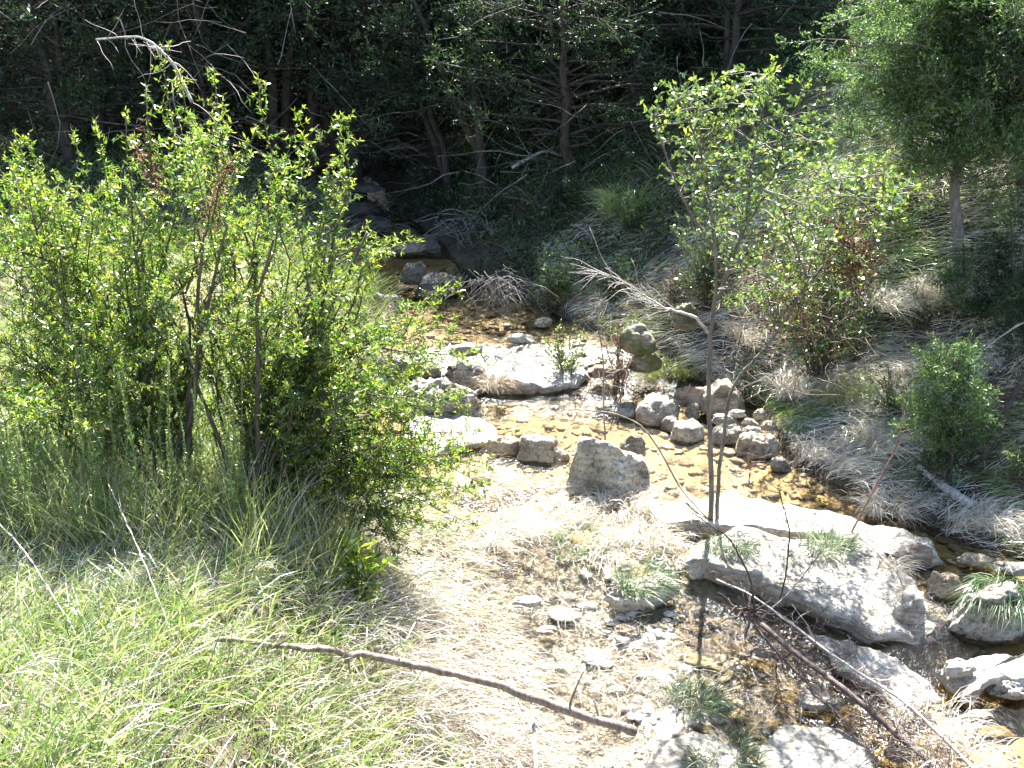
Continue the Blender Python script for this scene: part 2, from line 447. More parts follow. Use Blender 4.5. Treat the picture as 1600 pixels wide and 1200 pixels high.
def bed_mat():
    m, nt, out = nodes('creek_bed')
    b = nt.nodes.new('ShaderNodeBsdfPrincipled'); b.inputs['Roughness'].default_value = 0.3
    geo = nt.nodes.new('ShaderNodeNewGeometry'); P = geo.outputs['Position']
    at = nt.nodes.new('ShaderNodeAttribute'); at.attribute_name = 'tint'
    f = noise(nt, 4.5, 8, 0.7, vec=P)
    gold = ramp(nt, [(0.3, (0.08, 0.052, 0.018)), (0.44, (0.21, 0.145, 0.05)), (0.6, (0.40, 0.30, 0.13))], f)
    pale = ramp(nt, [(0.34, (0.10, 0.075, 0.05)), (0.45, (0.42, 0.37, 0.31)), (0.58, (0.70, 0.67, 0.61))], f)
    mx = nt.nodes.new('ShaderNodeMix'); mx.data_type = 'RGBA'
    nt.links.new(at.outputs['Fac'], mx.inputs[0]); nt.links.new(gold, mx.inputs[6]); nt.links.new(pale, mx.inputs[7])
    nt.links.new(mx.outputs[2], b.inputs['Base Color'])
    f2 = noise(nt, 26, 6, 0.7, vec=P)
    spk = ramp(nt, [(0.38, (0.3, 0.26, 0.2)), (0.46, (1, 1, 1))], f2)
    ms = nt.nodes.new('ShaderNodeMix'); ms.data_type = 'RGBA'; ms.blend_type = 'MULTIPLY'; ms.inputs[0].default_value = 0.8
    nt.links.new(mx.outputs[2], ms.inputs[6]); nt.links.new(spk, ms.inputs[7]); nt.links.new(ms.outputs[2], b.inputs['Base Color'])
    bp = nt.nodes.new('ShaderNodeBump'); bp.inputs['Strength'].default_value = 0.9; bp.inputs['Distance'].default_value = 0.03
    nt.links.new(f2, bp.inputs['Height']); nt.links.new(bp.outputs[0], b.inputs['Normal'])
    nt.links.new(b.outputs[0], out.inputs[0])
    return m
M['creek_bed'] = bed_mat()
def water_mat(name, rip, dist, rough, scale):
    m, nt, out = nodes(name)
    geo = nt.nodes.new('ShaderNodeNewGeometry'); P = geo.outputs['Position']
    mp = nt.nodes.new('ShaderNodeMapping'); mp.inputs['Scale'].default_value = (1, 0.7, 1)
    nt.links.new(P, mp.inputs[0])
    f = noise(nt, scale, 4, 0.62, vec=mp.outputs[0])
    bp = nt.nodes.new('ShaderNodeBump'); bp.inputs['Strength'].default_value = rip; bp.inputs['Distance'].default_value = dist
    nt.links.new(f, bp.inputs['Height'])
    tr = nt.nodes.new('ShaderNodeBsdfTransparent'); tr.inputs[0].default_value = (0.95, 0.90, 0.78, 1)
    gl = nt.nodes.new('ShaderNodeBsdfGlossy'); gl.inputs['Roughness'].default_value = rough
    wa = nt.nodes.new('ShaderNodeAttribute'); wa.attribute_name = 'tint'
    mlw = nt.nodes.new('ShaderNodeMath'); mlw.operation = 'MULTIPLY'; mlw.inputs[1].default_value = rip
    nt.links.new(wa.outputs['Fac'], mlw.inputs[0]); nt.links.new(mlw.outputs[0], bp.inputs['Strength'])
    fr = nt.nodes.new('ShaderNodeFresnel'); fr.inputs['IOR'].default_value = 1.33
    nt.links.new(bp.outputs[0], gl.inputs['Normal']); nt.links.new(bp.outputs[0], fr.inputs['Normal'])
    mx = nt.nodes.new('ShaderNodeMixShader')
    nt.links.new(fr.outputs[0], mx.inputs[0]); nt.links.new(tr.outputs[0], mx.inputs[1]); nt.links.new(gl.outputs[0], mx.inputs[2])
    nt.links.new(mx.outputs[0], out.inputs[0])
    return m
M['water'] = water_mat('water', 1.0, 0.045, 0.17, 18)

# ------------------------------------------------------------------ ground, bed, water
def grid(x0, x1, nx, y0, y1, ny, zf, name, mat, af=None, keep=None):
    X, Y = np.meshgrid(np.linspace(x0, x1, nx), np.linspace(y0, y1, ny))
    Z = zf(X, Y)
    v = np.stack([X, Y, Z], -1).reshape(-1, 3)
    i = (np.arange(ny - 1)[:, None] * nx + np.arange(nx - 1)[None]).ravel()
    q = np.stack([i, i + 1, i + nx + 1, i + nx], -1)
    if keep is not None:
        kk = keep(X, Y).ravel()
        q = q[kk[q].any(1)]
    A = Acc(); A.add(v, q, None, af(X, Y).ravel() if af else 0.5)
    return A.build(name, mat, smooth=True)
g0 = grid(-7, 9, 400, -1, 15, 400, ground, 'ground', M['soil'])
tag(g0, kind='structure')
def far_z(x, y):
    z = ground(x, np.maximum(y, 0.0))
    inside = (x > -6.8) & (x < 8.8) & (y > -0.8) & (y < 14.8)
    z = np.where(inside, z - 0.8, z)
    r = np.maximum(np.abs(x) - 20, 0)
    return np.minimum(z, 26 + 0 * z) + 0.0 * r
g1 = grid(-90, 90, 181, -60, 120, 181, far_z, 'hillside', M['soil'])
tag(g1, kind='structure')
def bed_edge(x, y):
    d = np.minimum(x - xl(y), xr(y) - x)
    return bed(x, y) - 0.25 * sstep(0.12, 0.45, -d)
def bed_tint(x, y):
    t = np.exp(-(((x - 0.35) / 0.6) ** 2 + ((y - 3.8) / 1.1) ** 2)) * 1.8 + np.exp(-(((x - 0.2) / 0.6) ** 2 + ((y - 7.5) / 0.5) ** 2))
    t = t + 0.35 * n2(x, y, 1.6, 12.0) - 0.08
    return np.clip(t, 0, 1)
cb = grid(-5, 6.5, 500, 1.5, 20, 640, bed_edge, 'creek_bed', M['creek_bed'], bed_tint,
          keep=lambda x, y: (x > xl(y) - 0.45) & (x < xr(y) + 0.45))
tag(cb, kind='structure')
wt = grid(-5, 6.5, 300, 1.5, 20, 420, lambda x, y: wl(x, y) + 0.006 * n2(x, y, 5, 30.0, 2) * 0 - 0.01, 'water', M['water'], lambda x, y: np.clip(.16 + 2.2 * np.exp(-(((x - .35) / .8) ** 2 + ((y - 3.9) / 1.2) ** 2)) + 1.0 * np.exp(-(((x - .2) / .9) ** 2 + ((y - 7.3) / .45) ** 2)) + .15 * n2(x, y, 1.5, 44), 0.05, 1.6),
          keep=lambda x, y: (x > xl(y) - 0.35) & (x < xr(y) + 0.35))
tag(wt, kind='structure')

# ------------------------------------------------------------------ rocks
def ico(sub):
    import bmesh
    bm = bmesh.new(); bmesh.ops.create_icosphere(bm, subdivisions=sub, radius=1.0)
    v = np.array([x.co[:] for x in bm.verts]); f = np.array([[y.index for y in x.verts] for x in bm.faces])
    bm.free(); return v, f
ICO = {k: ico(k) for k in (1, 2, 4, 5)}
def rock_shape(w, d, h, sub=4, cuts=9, rough=0.06, flat=0.75, seed=0, sink=0.35, skew=0.15, pits=0.0, cr=(0.68, 0.9)):
    r = np.random.default_rng(seed)
    v, f = ICO[sub]
    p = v.copy()
    for k in range(cuts):
        n = r.normal(size=3); n[2] = abs(n[2]) * 0.7; n /= np.linalg.norm(n)
        c = r.uniform(*cr)
        dd = p @ n - c
        p = p - n[None] * np.maximum(dd, 0)[:, None] * 0.93
    dd = p[:, 2] - flat
    p[:, 2] -= np.maximum(dd, 0) * 0.85
    o = r.random(3) * 50
    p = p + norm(v) * (rough * fbm(v * 2.2 + o, 4, 0.55))[:, None]
    if sub >= 4:
        fine = fbm(v * 9 + o, 3, 0.6)
        mid = fbm(v * 5 + o + 7, 3, 0.6)
        p = p + norm(v) * (0.03 * fine - 0.045 * np.abs(mid) - pits * np.clip(-fine - 0.25, 0, 1))[:, None]
    p[:, 0] /= np.ptp(p[:, 0]) / 2; p[:, 1] /= np.ptp(p[:, 1]) / 2
    p[:, 2] = np.where(p[:, 2] > 0, p[:, 2] / p[:, 2].max(), p[:, 2])
    p[:, 0] += p[:, 2] * r.uniform(-skew, skew)
    p = p * np.array([w / 2, d / 2, h])
    p[:, 2] = np.where(p[:, 2] < 0, p[:, 2] * sink, p[:, 2])
    return p, f
def rock(u0, v0, u1, v1, label, mat='limestone', dep=0.7, z=None, seed=None, rz=0.0, cuts=7, rough=0.12, flat=0.85, hmin=0.25, lift=0.0, pits=0.12, name='rock', group=None, sub=4, hf=None):
    c = W((u0 + u1) / 2, v1, 0.0)
    if z is None:
        for _ in range(3):
            zz = max(G(c[0], c[1]), float(wl(c[0], c[1]))) - 0.02 + lift
            c = W((u0 + u1) / 2, v1, zz)
    else:
        zz = z; c = W((u0 + u1) / 2, v1, z)
    s = scale_at(c)
    w = (u1 - u0) / s
    d = w * dep
    q = c - np.array([0, 0, CAMZ]); ang = math.atan2(-q[2], q[1])
    h = max(((v1 - v0) / s - d * sin(ang) * 0.8) / cos(ang), hmin * w * 0.6) if hf is None else hf * w
    seed = seed if seed is not None else int(u0 * 7 + v0)
    if mat == 'limestone' and seed % 5 < 2: mat = 'grey_stone'
    if mat == 'limestone' and seed % 5 == 2: mat = 'tan_stone'
    p, f = rock_shape(w, d, h, 5 if u1 - u0 > 90 else sub, cuts, rough, flat, seed, pits=pits)
    ca, sa = cos(rz), sin(rz)
    p = np.stack([p[:, 0] * ca - p[:, 1] * sa, p[:, 0] * sa + p[:, 1] * ca, p[:, 2]], -1)
    A = Acc(); A.add(p, None, f)
    o = A.build(name, M[mat], smooth=True)
    o.location = (c[0], c[1] + d / 2, zz)
    tag(o, label, 'rock', group)
    return o
def slab(pts, thick, label, mat='pale_ledge', rough=0.02, name='rock_slab', cat='rock slab', tint=0.5):
    """a ledge from (u, v, z) corners of its top"""
    P = np.array([W(u, v, z) for u, v, z in pts])
    c = P.mean(0)
    m = len(P)
    NT, NR = 160, 26
    t = np.linspace(0, m, NT, endpoint=False)
    i = t.astype(int); f = (t - i)[:, None]
    f = f * 0.6 + 0.4 * f * f * (3 - 2 * f)
    E = P[i % m] * (1 - f) + P[(i + 1) % m] * f
    E[:, :2] += 0.045 * np.stack([n2(E[:, 0], E[:, 1], 5, 1, 4), n2(E[:, 0], E[:, 1], 5, 2, 4)], -1)
    rings = []
    for k in range(1, NR + 1):
        s = k / NR
        R = c + (E - c) * s
        R[:, 2] += rough * n2(R[:, 0], R[:, 1], 2.5, 7, 4) * 1.6 + 0.012 * n2(R[:, 0], R[:, 1], 14, 8, 3) + 0.02
        if s > 0.93: R[:, 2] -= 0.02 * ((s - 0.93) / 0.07) ** 2
        rings.append(R)
    for k, dz in enumerate((0.15, 0.35, 0.6, 0.85, 1.0, 1.6)):
        R = rings[NR - 1].copy()
        out = norm((E - c) * np.array([1, 1, 0]))
        jag = n2(R[:, 0] * 1.0 + dz * 0.6, R[:, 1] + dz * 2, 9, 5 + dz * 2, 3)
        R = R + out * (0.018 * jag - 0.05 * dz)[:, None] if k else R + out * 0.006
        R[:, 2] = rings[NR - 1][:, 2] - thick * dz
        rings.append(R)
    V = np.concatenate([c[None] + [0, 0, 0.02]] + rings)
    q = []
    j = np.arange(NT); jn = (j + 1) % NT
    tri = np.stack([np.zeros(NT, int), 1 + j, 1 + jn], -1)
    for k in range(len(rings) - 1):
        b = 1 + k * NT
        q.append(np.stack([b + j, b + NT + j, b + NT + jn, b + jn], -1))
    A = Acc(); A.add(V, np.concatenate(q), tri)
    o = A.build(name, M[mat], smooth=True, origin=c)
    return tag(o, label, cat)

slab([(1080, 878, .06), (1150, 888, .07), (1222, 924, .04), (1300, 964, .00), (1375, 990, -.04), (1440, 1008, -.08), (1490, 990, -.09), (1478, 955, -.06),
      (1440, 935, -.03), (1405, 890, .01), (1380, 855, .04), (1240, 838, .07), (1150, 826, .1), (1096, 846, .08)], 0.17,
     'big flat white limestone slab with a shaded grey front edge, in front of the twin-stemmed tree')
slab([(1015, 800, .03), (1095, 783, .05), (1200, 787, .05), (1290, 800, .05), (1370, 822, .05), (1445, 842, .05), (1470, 872, .03), (1412, 872, .03), (1335, 838, .04),
      (1200, 829, .06), (1090, 826, .06), (1030, 824, .04)], 0.12, 'low white rock ledge around the foot of the twin-stemmed tree')
slab([(640, 662, .03), (690, 648, .05), (735, 655, .05), (775, 672, .03), (745, 700, .0), (690, 712, 0.0), (640, 706, 0.02), (615, 685, .03)], 0.1,
     'smooth bright white rock shelf below the long pitted boulder')
slab([(758, 606, .03), (764, 575, .12), (790, 555, .18), (850, 548, .18), (905, 560, .16), (930, 580, .1), (900, 600, .04), (850, 612, .02), (800, 616, .02)], 0.12,
     'white pitted travertine lip of the small cascade', 'wet_ledge', rough=0.06)
slab([(1465, 1052, -.07), (1500, 1040, -.05), (1560, 1030, -.04), (1640, 1022, -.04), (1640, 1060, -.06), (1560, 1068, -.08), (1510, 1085, -.1), (1478, 1068, -.1)], 0.08,
     'white rock ledge rising from the golden shallows by the lower right')
slab([(1245, 1082, -.1), (1275, 1070, -.1), (1312, 1100, -.11), (1300, 1108, -.11), (1252, 1098, -.12)], 0.03,
     'small square white flat stone between the fallen poles and their shadow', rough=0.004)
slab([(1180, 1215, -.13), (1190, 1165, -.125), (1230, 1140, -.12), (1290, 1135, -.12), (1345, 1155, -.13), (1370, 1215, -.14)], 0.05,
     'pale flat slab in broken shade at the lower edge of the photo')
slab([(1010, 1215, -.13), (1020, 1175, -.125), (1080, 1150, -.125), (1150, 1160, -.13), (1165, 1215, -.14)], 0.05,
     'bluish shaded flat rock right of the end of the brown pole')
slab([(940, 938, -.03), (965, 915, .02), (1030, 905, .03), (1062, 920, .01), (1030, 940, -.04), (980, 946, -.05)], 0.08,
     'small low ledge with a dark green sedge hanging over it')
slab([(1250, 1000, -.13), (1330, 1008, -.10), (1400, 1035, -.09), (1450, 1060, -.09), (1470, 1100, -.12), (1400, 1105, -.12), (1330, 1060, -.13)], 0.05,
     'low flat white rock awash between the big slab and the fallen poles')

RK = [
 (596, 578, 752, 656, 'long pale boulder with a pitted top beside the pool, nearest the big shrub', dict(dep=.45, rz=-.28, z=.02, pits=.35, seed=4)),
 (700, 556, 760, 612, 'tan grey boulder between the long pitted boulder and the cascade', dict(dep=.8, z=.03, mat='limestone')),
 (698, 534, 752, 556, 'flat pale stone perched at the top of the cascade', dict(dep=.6, z=.2, flat=.5)),
 (596, 553, 690, 590, 'white boulder half hidden by shrub twigs behind the long pitted boulder', dict(dep=.5, z=.08)),
 (757, 678, 818, 710, 'low stone with a dark tilted side, left of the peaked white rock', dict(dep=.5, z=.0, flat=.5)),
 (805, 674, 884, 724, 'peaked white rock with a grey front, in mid stream', dict(dep=.6, z=-.01, cuts=12)),
 (856, 700, 890, 724, 'small grey block touching the peaked white rock', dict(dep=.7, z=-.02)),
 (876, 674, 1020, 786, 'largest grey boulder, standing in mid stream with dry grass at its foot', dict(dep=.6, z=-.03, cuts=8, flat=.9, pits=.12, seed=8, hf=.68, rough=.06)),
 (968, 674, 1014, 712, 'rough white stone leaning behind the largest grey boulder', dict(dep=.7, z=.0)),
 (994, 612, 1066, 664, 'rounded pale boulder with a flat crown, in the cluster behind the thin stem', dict(dep=.7, z=.0, flat=.6, seed=9)),
 (1057, 596, 1110, 632, 'smooth brownish stone on top of the boulder cluster', dict(dep=.6, z=.1, mat='brown_stone', cuts=4)),
 (1092, 588, 1172, 646, 'dark grey shaded boulder behind the twin stems', dict(dep=.7, z=.05)),
 (1044, 650, 1104, 692, 'dark rounded boulder standing in the pool left of the twin stems', dict(dep=.7, z=-.01, cuts=6)),
 (1072, 627, 1096, 652, 'small upright stone below the smooth brownish one', dict(dep=.7, z=.04)),
 (1034, 648, 1068, 674, 'small rounded stone wedged between the two rounded boulders', dict(dep=.7, z=0)),
 (930, 626, 996, 644, 'flat dark-edged stone in the pool left of the rounded pale boulder', dict(dep=.6, z=0, flat=.5)),
 (950, 634, 994, 652, 'flat pale stone just in front of the flat dark-edged one', dict(dep=.6, z=-.01, flat=.5)),
 (1108, 660, 1166, 694, 'whitish block directly behind the twin stems', dict(dep=.6, z=0, flat=.6)),
 (1150, 672, 1224, 717, 'dark pitted block at the right end of the boulder cluster', dict(dep=.6, z=-.01, pits=.4, flat=.6, rz=.2)),
 (1112, 644, 1154, 664, 'pale flat stone above the whitish block', dict(dep=.6, z=.04, flat=.5)),
 (1138, 638, 1168, 652, 'small pale wedge beside the round pebble', dict(dep=.6, z=.08, flat=.6)),
 (1178, 636, 1200, 654, 'small round stone at the bank behind the dark pitted block', dict(dep=.8, z=.08, cuts=3)),
 (1160, 652, 1186, 668, 'tan stone in the middle of the small rubble heap', dict(dep=.7, z=.06, mat='brown_stone')),
 (1156, 664, 1196, 680, 'pale chip lying on the dark pitted block', dict(dep=.6, z=.04)),
 (1186, 656, 1218, 672, 'brown chip at the right of the small rubble heap', dict(dep=.6, z=.05, mat='brown_stone')),
 (1204, 712, 1238, 736, 'small white stone on the shore below the dark pitted block', dict(dep=.6, z=.0)),
 (1412, 846, 1468, 888, 'dark brown hollow rock at the back of the white ledge', dict(dep=.6, z=.0, mat='brown_stone', cuts=10)),
 (1452, 888, 1518, 936, 'greenish grey stone with a dark underside, left of the big right-hand boulder', dict(dep=.6, z=-.02)),
 (1494, 896, 1640, 1000, 'big boulder with green grass hanging over its face, at the right edge', dict(dep=.6, z=-.06, cuts=8, seed=33)),
 (1398, 914, 1458, 972, 'bright white stone at the right end of the big slab', dict(dep=.8, z=-.03, mat='pale_ledge')),
 (1468, 1028, 1532, 1056, 'log-shaped white stone on the lower right ledge', dict(dep=.4, z=-.04, cuts=5, rz=.2, mat='pale_ledge')),
 (1548, 1050, 1640, 1092, 'white stone in front of the lower right ledge, cut by the right edge', dict(dep=.5, z=-.12, mat='pale_ledge')),
 (794, 930, 848, 950, 'flat grey stone beside the grassy left shore', dict(dep=.5, z=-.06, flat=.5)),
 (838, 976, 872, 992, 'little dark stone in the glittering riffle', dict(dep=.6, z=-.1, mat='brown_stone')),
 (960, 978, 1004, 994, 'flat dark chip under the tree shadow', dict(dep=.6, z=-.11, mat='brown_stone', flat=.5)),
 (1180, 1012, 1212, 1028, 'reddish chip beside the snag of roots', dict(dep=.6, z=-.11, mat='brown_stone')),
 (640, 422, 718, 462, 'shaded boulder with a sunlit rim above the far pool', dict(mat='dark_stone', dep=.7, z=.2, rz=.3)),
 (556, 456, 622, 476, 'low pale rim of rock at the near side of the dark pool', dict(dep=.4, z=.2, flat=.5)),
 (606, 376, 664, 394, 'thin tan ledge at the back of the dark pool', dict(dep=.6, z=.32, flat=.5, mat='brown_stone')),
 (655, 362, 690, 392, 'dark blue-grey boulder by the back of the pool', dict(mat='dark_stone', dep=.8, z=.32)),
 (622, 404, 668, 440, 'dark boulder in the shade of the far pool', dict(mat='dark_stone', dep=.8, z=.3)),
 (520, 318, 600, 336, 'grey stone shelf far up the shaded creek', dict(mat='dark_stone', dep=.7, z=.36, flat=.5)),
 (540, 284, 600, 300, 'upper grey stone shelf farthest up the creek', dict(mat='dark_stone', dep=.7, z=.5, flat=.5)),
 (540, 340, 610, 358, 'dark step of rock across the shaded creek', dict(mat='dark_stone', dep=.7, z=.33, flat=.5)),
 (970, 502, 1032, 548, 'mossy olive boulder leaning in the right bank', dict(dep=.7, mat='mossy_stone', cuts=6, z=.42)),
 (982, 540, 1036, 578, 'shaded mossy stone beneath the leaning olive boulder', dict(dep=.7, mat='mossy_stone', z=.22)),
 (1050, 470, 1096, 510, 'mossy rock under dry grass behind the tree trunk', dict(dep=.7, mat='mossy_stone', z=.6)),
 (834, 494, 864, 510, 'small bluish stone at the shore of the far pool', dict(dep=.7, z=.18)),
 (1386, 1158, 1430, 1192, 'rounded brown stone under the lower end of the poles', dict(dep=.8, z=-.12, mat='brown_stone', cuts=4)),
 (1512, 1110, 1560, 1130, 'tan stone in the golden shallows, lower right', dict(dep=.6, z=-.14, mat='brown_stone')),
 (1560, 880, 1640, 900, 'low pale stone above the big right-hand boulder', dict(dep=.5, z=.05)),
 (1500, 862, 1560, 884, 'pale stone among grass above the greenish grey stone', dict(dep=.5, z=.05)),
 (925, 568, 972, 590, 'tan slanting stone at the right of the cascade', dict(dep=.5, z=.1, mat='brown_stone', flat=.5)),
 (790, 520, 838, 536, 'flat white stone awash at the lip of the far pool', dict(dep=.6, z=.16, flat=.4, mat='pale_ledge')),
 (1495, 900, 1500, 905, None, None),
]
for u0, v0, u1, v1, lab, kw in RK:
    if lab: rock(u0, v0, u1, v1, lab, **kw)

# flat stones of the bed, one object each, and the gravel between them
VAR = []
for k in range(9):
    p, f = rock_shape(1, random.uniform(0.55, 0.9), random.uniform(0.07, 0.14), 2, 14, 0.05, 0.4, 100 + k, sink=0.6, skew=0.05, cr=(0.45, 0.75))
    for nm in ('golden_stone', 'pale_golden_stone', 'pale_ledge'):
        A = Acc(); A.add(p, None, f); VAR.append(A.mesh('stone', M[nm], True))
spots = []
tries = 0
while len(spots) < 290 and tries < 9000:
    tries += 1
    u, v = random.uniform(640, 1600), 1200 - 720 * random.random() ** 0.8
    p = W(u, v, 0.0 if v < 800 else -0.1)
    if v < 540: p = W(u, v, .17)
    if not (xl(p[1]) + 0.05 < p[0] < xr(p[1]) - 0.05): continue
    s = random.choice([0.07, 0.1, 0.13, 0.17, 0.22, 0.3]) * (1.0 if v < 820 else 0.9)
    if any((p[0] - q[0]) ** 2 + (p[1] - q[1]) ** 2 < (0.42 * (s + q[2])) ** 2 for q in spots): continue
    spots.append((p[0], p[1], s))
for x, y, s in spots:
    if float(bed_tint(np.array([x]), np.array([y]))[0]) > .5 and random.random() < .6: continue
    w = float(wl(x, y)); zb = float(bed(np.array([x]), np.array([y]))[0])
    t = float(bed_tint(np.array([x]), np.array([y]))[0])
    m = 2 if t > 0.55 else (1 if random.random() < 0.4 else 0)
    o = bpy.data.objects.new('stone', VAR[random.randrange(9) * 3 + m])
    coll.objects.link(o); o.parent = cb
    o.location = (x, y, zb + (0.015 if random.random() < 0.3 else -0.005))
    o.rotation_euler = (random.uniform(-.12, .12), random.uniform(-.12, .12), random.uniform(-0.7, 0.7))
    o.scale = (s * random.uniform(0.9, 1.4), s, s)
A = Acc()
N = 9000
x = rng.uniform(-1.5, 5, N); y = rng.uniform(2.6, 10, N)
ok = (x > xl(y) - 0.1) & (x < xr(y) + 0.2)
x, y = x[ok], y[ok]
z = bed(x, y)
v1, f1 = ICO[1]
for k in range(len(x)):
    if k >= 3600: break
    s = 0.012 + 0.03 * rng.random() ** 2
    p = v1 * (1 + 0.25 * rng.normal(size=(len(v1), 1))) * [s * 1.4, s, s * 0.35]
    th = rng.random() * 6.28
    p = np.stack([p[:, 0] * cos(th) - p[:, 1] * sin(th), p[:, 0] * sin(th) + p[:, 1] * cos(th), p[:, 2]], -1) + [x[k], y[k], z[k] + s * 0.2]
    A.add(p, None, f1, np.clip(float(bed_tint(x[k:k+1], y[k:k+1])[0]) + rng.normal() * .2, 0, 1))
gv = A.build('gravel', M['creek_bed'])
tag(gv, 'loose gravel and small pebbles spread over the creek bed', 'gravel', kind='stuff')

# ------------------------------------------------------------------ shrubs and small trees
def twiggy(acc_w, acc_l, paths, rad, tw_len, tw_gap, leaf_gap, leaf_L, leaf_W, start=0.35, per=3, tint=(0.2, 0.8), tip_bright=0.2, spread=1.0, density=1.0, upb=0.15, tipstar=10):
    """side twigs along each path, leaves along twigs and the outer path"""
    P_, D_, T_ = [], [], []
    for path in paths:
        seg = np.linalg.norm(np.diff(path, axis=0), axis=1); L = seg.sum()
        cum = np.concatenate([[0], np.cumsum(seg)])
        npos = max(int(L * (1 - start) / tw_gap), 2)
        for s in np.linspace(start * L, L * 0.98, npos):
            if rng.random() > density: continue
            c = np.array([np.interp(s, cum, path[:, k]) for k in range(3)])
            k = min(np.searchsorted(cum, s), len(path) - 1)
            tg = norm(path[k] - path[k - 1])
            d = norm(tg * 0.6 + rng.normal(size=3) * spread + [0, 0, upb])
            l = tw_len * rng.uniform(0.4, 1.2) * (1.15 - 0.7 * (s / L - start) / (1 - start))
            n = 4
            q = wander(c, c + d * l, n, 0.12, 0.05)
            tube(acc_w, q, rad * 0.45, rad * 0.15, 3)
            m = max(int(l / leaf_gap), 2)
            tt = np.linspace(0.12, 1, m)
            C = np.stack([np.interp(tt, np.linspace(0, 1, n), q[:, j]) for j in range(3)], -1)
            C = np.repeat(C, per, 0)
            dd = norm(d)[None] * 0.55 + rng.normal(size=C.shape) * 0.75
            P_.append(C); D_.append(dd)
            T_.append(np.clip(rng.uniform(tint[0], tint[1], len(C)) + tip_bright * np.repeat(tt, per) ** 3, 0, 1) * (1 if rng.random() < 0.8 else 0.6))
        # star of leaves at the tip
        C = np.repeat(path[-1:], tipstar, 0) - norm(path[-1] - path[-2])[None] * rng.uniform(0, 0.05, (tipstar, 1))
        P_.append(C); D_.append(norm(path[-1] - path[-2])[None] * 0.6 + rng.normal(size=C.shape) * 0.7)
        T_.append(np.clip(rng.uniform(0.72, 0.9, tipstar) + (0.12 if rng.random() < 0.2 else -0.08), 0, 1))
    P, D, T = np.concatenate(P_), np.concatenate(D_), np.concatenate(T_)
    n = len(P)
    leaves(acc_l, P, D, leaf_L * rng.uniform(0.5, 1.3, n), leaf_W * rng.uniform(0.7, 1.2, n), T)

def in_poly(u, v, poly):
    c = False
    for k in range(len(poly)):
        x1, y1 = poly[k]; x2, y2 = poly[k - 1]
        if (y1 > v) != (y2 > v) and u < (x2 - x1) * (v - y1) / (y2 - y1) + x1: c = not c
    return c
def sample(poly, n, depth, sd):
    us = [p[0] for p in poly]; vs = [p[1] for p in poly]
    out = []
    while len(out) < n:
        u, v = random.uniform(min(us), max(us)), random.uniform(min(vs), max(vs))
        if in_poly(u, v, poly): out.append(WD(u, v, random.gauss(depth, sd)))
    return out

# the big shrub on the left bank
SB = W(290, 770, 0.82)
sh = empty('leafy_shrub', (SB[0], SB[1], G(SB[0], SB[1])), 'big bright green leafy shrub with many thin stems, filling the left bank', 'shrub')
o0 = np.array(sh.location)
outline = [(-90, 330), (20, 290), (100, 250), (190, 210), (260, 170), (330, 160), (400, 220), (470, 270), (520, 300), (550, 370), (600, 400), (560, 440),
           (650, 490), (690, 530), (640, 580), (610, 650), (660, 720), (640, 790), (560, 840), (470, 810), (360, 700), (220, 640), (60, 640), (-90, 680)]
leaders = [(270, 70), (278, 100), (335, 112), (405, 118), (20, 200), (28, 230), (112, 205), (196, 165), (470, 205), (555, 178), (548, 215), (520, 250), (600, 382), (585, 395),
           (716, 436), (690, 470), (640, 470), (575, 436), (690, 560), (668, 690), (676, 760), (640, 835), (230, 130), (300, 180), (520, 280), (60, 290), (150, 190), (440, 255), (655, 545), (620, 600)]
bases = []
for k in range(12):
    u, v = random.uniform(150, 440), random.uniform(700, 850)
    p = SB + np.array([random.uniform(-.42, .42), random.uniform(-.25, .3), 0]); p[2] = G(p[0], p[1])
    bases.append(p)
paths, wood, lv = [], Acc(), Acc()
tg_ = [WD(u, v, random.gauss(SB[1] + 0.15, 0.22)) for u, v in leaders]
centres = sample(outline, 46, SB[1] + 0.25, 0.42)
skirt = [(470, 560), (600, 540), (690, 560), (670, 640), (680, 700), (660, 790), (620, 850), (540, 850), (470, 760)]
centres += sample(skirt, 15, SB[1] + .15, .22)
for t in tg_:
    b = min(bases, key=lambda q: abs(q[0] - t[0]) + random.random() * 0.5)
    if t[2] < G(t[0], t[1]) + 0.08: t[2] = G(t[0], t[1]) + 0.1
    L = np.linalg.norm(t - b)
    out = abs(t[0] - b[0]) / L
    q = wander(b, t, 16, 0.11, 0.28 * out + 0.02, 1.5)
    paths.append(q)
    tube(wood, q, random.uniform(.005, .012), .0018, 5, power=0.8)
for c_ in centres:
    b = min(bases, key=lambda q: abs(q[0] - c_[0]) + random.random() * 0.6)
    c_[2] = max(c_[2], G(c_[0], c_[1]) + .12)
    out = abs(c_[0] - b[0]) / np.linalg.norm(c_ - b)
    q = wander(b, c_, 16, .13, .45 * out + .03, 1.6)
    tube(wood, q, random.uniform(.007, .013), .003, 5); paths.append(q[4:])
    for j in range(random.randint(3, 8)):
        s0 = q[rng.integers(7, 15)]
        t = c_ + rng.normal(size=3) * [.21, .18, .10] + [.03, 0, 0]
        t[2] = max(t[2], G(t[0], t[1]) + .05)
        w = wander(s0, t, 10, .1, .05); paths.append(w); tube(wood, w, .0045, .0014, 4)
for k in range(12):      # stouter old stems
    b = bases[k]; t = b + np.array([random.uniform(-.5, .6), random.uniform(-.2, .2), random.uniform(.8, 1.4)])
    tube(wood, wander(b, t, 14, 0.06, 0.1), random.uniform(.012, .024), .005, 7)
twiggy(wood, lv, paths, .004, .13, .030, .014, .025, .0070, start=.12, per=4, tint=(.15, .9), tip_bright=.25, tipstar=16)
wood.build('stem', M['shrub_bark'], sh, True, origin=o0)
lv.build('crown', M['shrub_leaf'], sh, origin=o0)
